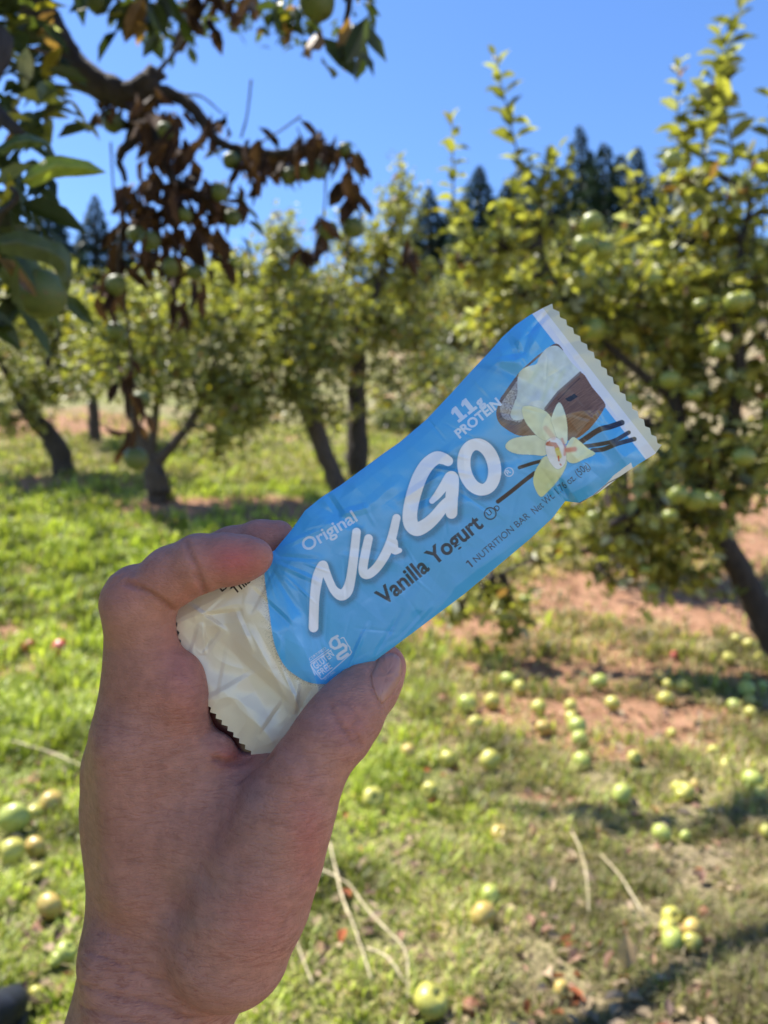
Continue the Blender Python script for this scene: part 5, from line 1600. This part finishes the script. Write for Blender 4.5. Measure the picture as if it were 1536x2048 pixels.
def skin_mat():
    m, n, b = new_mat('skin')
    v = coords(n)
    red = N(n, 'ShaderNodeAttribute', attribute_name='flush')
    crs = N(n, 'ShaderNodeAttribute', attribute_name='crease')
    vein = N(n, 'ShaderNodeAttribute', attribute_name='vein')
    big = noise(n, v, 26, 4, .6); fine = noise(n, v, 240, 3, .6)
    col = ramp(n, big.outputs[0], [(.3, (.43, .198, .148)), (.7, (.56, .272, .205))])
    col = mixc(n, col, (.50, .125, .115), red.outputs['Fac'])
    col = mixc(n, col, (.36, .225, .215), vein.outputs['Fac'])
    col = mixc(n, col, ramp(n, fine.outputs[0], [(.3, (.86, .84, .84)), (.7, (1.08, 1.06, 1.05))]), 1.0, 'MULTIPLY')
    # freckles
    fr = N(n, 'ShaderNodeTexVoronoi'); fr.inputs['Scale'].default_value = 62; n.links.new(v, fr.inputs['Vector'])
    fr2 = noise(n, v, 40, 2)
    fm = N(n, 'ShaderNodeMath', operation='MULTIPLY')
    n.links.new(ramp(n, fr.outputs['Distance'], [(.03, (1, 1, 1)), (.10, (0, 0, 0))]), fm.inputs[0])
    n.links.new(ramp(n, fr2.outputs[0], [(.56, (0, 0, 0)), (.66, (.6, .6, .6))]), fm.inputs[1])
    col = mixc(n, col, (.22, .10, .07), fm.outputs[0])
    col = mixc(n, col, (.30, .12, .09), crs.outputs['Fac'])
    n.links.new(col, b.inputs['Base Color'])
    b.inputs['Roughness'].default_value = .52
    b.inputs['Specular IOR Level'].default_value = .22
    b.inputs['Subsurface Weight'].default_value = .25
    b.inputs['Subsurface Radius'].default_value = (.0045, .0016, .0009)
    b.inputs['Subsurface Scale'].default_value = 1.0
    # fine cross lines over the back of the hand, wavy, plus pores
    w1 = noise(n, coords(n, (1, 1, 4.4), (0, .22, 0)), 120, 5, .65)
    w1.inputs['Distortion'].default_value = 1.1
    w2 = noise(n, coords(n, (1, 1, 4.2), (0, -.35, 0)), 190, 4, .7)
    po = N(n, 'ShaderNodeTexVoronoi'); po.inputs['Scale'].default_value = 900; n.links.new(v, po.inputs['Vector'])
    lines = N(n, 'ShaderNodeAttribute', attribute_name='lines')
    tint = mixc(n, col, (.80, .70, .67), ramp(n, w1.outputs[0], [(.36, (1, 1, 1)), (.50, (0, 0, 0))]), 'MULTIPLY')  # redder wrinkle lines, with crease shading put into the skin colour
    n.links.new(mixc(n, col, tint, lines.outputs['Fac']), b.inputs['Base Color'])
    hmix = N(n, 'ShaderNodeMath', operation='MULTIPLY')
    n.links.new(w1.outputs[0], hmix.inputs[0]); n.links.new(lines.outputs['Fac'], hmix.inputs[1])
    cell = N(n, 'ShaderNodeTexVoronoi', feature='DISTANCE_TO_EDGE'); cell.inputs['Scale'].default_value = 620
    n.links.new(coords(n, (.7, 1, 1.3), (0, .4, 0)), cell.inputs['Vector'])
    cl = ramp(n, cell.outputs['Distance'], [(0.0, (0, 0, 0)), (.22, (1, 1, 1))])
    p = bump(n, None, hmix.outputs[0], .42, .0020)
    p = bump(n, None, cl, .35, .00035, p)
    p = bump(n, None, w2.outputs[0], .30, .0007, p)
    bump(n, b, po.outputs['Distance'], .16, .0003, p)
    return m

def build_hand():
    root_loc = P(300, 1900, .29)
    root = empty('person_hand', tuple(root_loc))
    tag(root, 'left hand and wrist in shade, gripping the blue wrapper between bent index finger and thumb', 'hand')
    px = hv[:, 0] / hv[:, 1] * F + 768; py = 1024 - (hv[:, 2] - H) / hv[:, 1] * F
    G = lambda cx, cy, rx, ry, a=1.0: a * np.exp(-(((px - cx) / rx) ** 2 + ((py - cy) / ry) ** 2))
    red = np.maximum.reduce([G(470, 1120, 62, 38, .85), G(395, 1195, 60, 40, .25), G(620, 1680, 40, 120, .42), G(360, 1360, 60, 110, .30), G(470, 1515, 40, 26, .6), G(790, 1320, 30, 30, .35), G(700, 1450, 46, 46, .22), G(520, 1840, 70, 90, .22), G(530, 1060, 60, 26, .25), G(330, 1160, 90, 60, .16), G(262, 1180, 50, 40, .2)])
    vein = np.maximum.reduce([G(500, 1590, 34, 60, .6), G(420, 1760, 120, 44, .42), G(520, 1700, 40, 60, .3), G(370, 1845, 60, 22, .4), G(640, 1560, 36, 70, .25)])
    i = np.clip(np.round((hv - HB0) / GS).astype(int), 0, _n - 1)
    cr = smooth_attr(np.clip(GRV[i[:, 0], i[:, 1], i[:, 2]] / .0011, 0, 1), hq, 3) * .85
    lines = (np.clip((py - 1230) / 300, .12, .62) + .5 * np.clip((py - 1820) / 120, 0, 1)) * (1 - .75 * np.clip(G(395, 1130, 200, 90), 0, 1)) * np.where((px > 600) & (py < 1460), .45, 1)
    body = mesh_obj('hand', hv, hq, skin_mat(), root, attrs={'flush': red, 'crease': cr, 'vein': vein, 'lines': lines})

    # thumb nail, laid on the thumb with its own thickness and free edge
    m, n, b = new_mat('nail')
    ns = noise(n, coords(n, (1, 1, 1)), 60, 3)
    n.links.new(ramp(n, ns.outputs[0], [(.3, (.42, .19, .14)), (.7, (.50, .24, .185))]), b.inputs['Base Color'])
    b.inputs['Roughness'].default_value = .28
    b.inputs['Specular IOR Level'].default_value = .4
    b.inputs['Subsurface Weight'].default_value = .2
    b.inputs['Subsurface Radius'].default_value = (.003, .0012, .0008)
    out = smooth_curve([(742, 1357), (747, 1338), (756, 1319), (770, 1308), (788, 1307), (800, 1318), (804, 1338), (801, 1356), (790, 1378), (775, 1398), (762, 1408), (751, 1388)], 4, True)
    cen = np.array([772, 1352.])
    rings, nr = 7, len(out)
    V = []
    sm = [(q_, near_depth(*q_)) for q_ in [cen + (o_ - cen) * k_ for o_ in out for k_ in (.9, .7, .5, .25)]]
    sm = [(q_, d_) for q_, d_ in sm if d_]
    basis = lambda q_: np.array([1, (q_[0] - 772) / 30, (q_[1] - 1352) / 40, ((q_[0] - 772) / 30) ** 2, ((q_[1] - 1352) / 40) ** 2, (q_[0] - 772) * (q_[1] - 1352) / 1200])
    cf = np.linalg.lstsq(np.array([basis(q_) for q_, _ in sm]), np.array([d_ for _, d_ in sm]), rcond=None)[0]
    for r in range(rings + 1):
        f = 1 - r / (rings + .4)
        for q in out:
            p = cen + (q - cen) * f
            d = float(basis(p) @ cf)
            dn = near_depth(*p)
            if dn is not None: d = min(d, dn) if r else dn
            lift = .00055 * (1 - f ** 5) + .00004
            V.append(P(p[0], p[1], (d or .262) - lift))
    cap = np.array(V[-nr:]).mean(0); V = np.array(V)
    idx = np.arange((rings + 1) * nr).reshape(rings + 1, nr); nx = np.roll(idx, -1, 1)
    Q = np.stack([idx[:-1], idx[1:], nx[1:], nx[:-1]], -1).reshape(-1, 4)
    V2 = V + np.array([0, .0007, 0])
    k = len(V)
    fan = np.stack([idx[-1], np.full(nr, 2 * k), nx[-1]], -1)
    side = np.stack([idx[0], nx[0], nx[0] + k, idx[0] + k], -1)
    mesh_obj('thumbnail', np.vstack([V, V2, cap[None]]), [np.vstack([Q, Q[:, ::-1] + k, side]), fan], m, root)
build_hand()
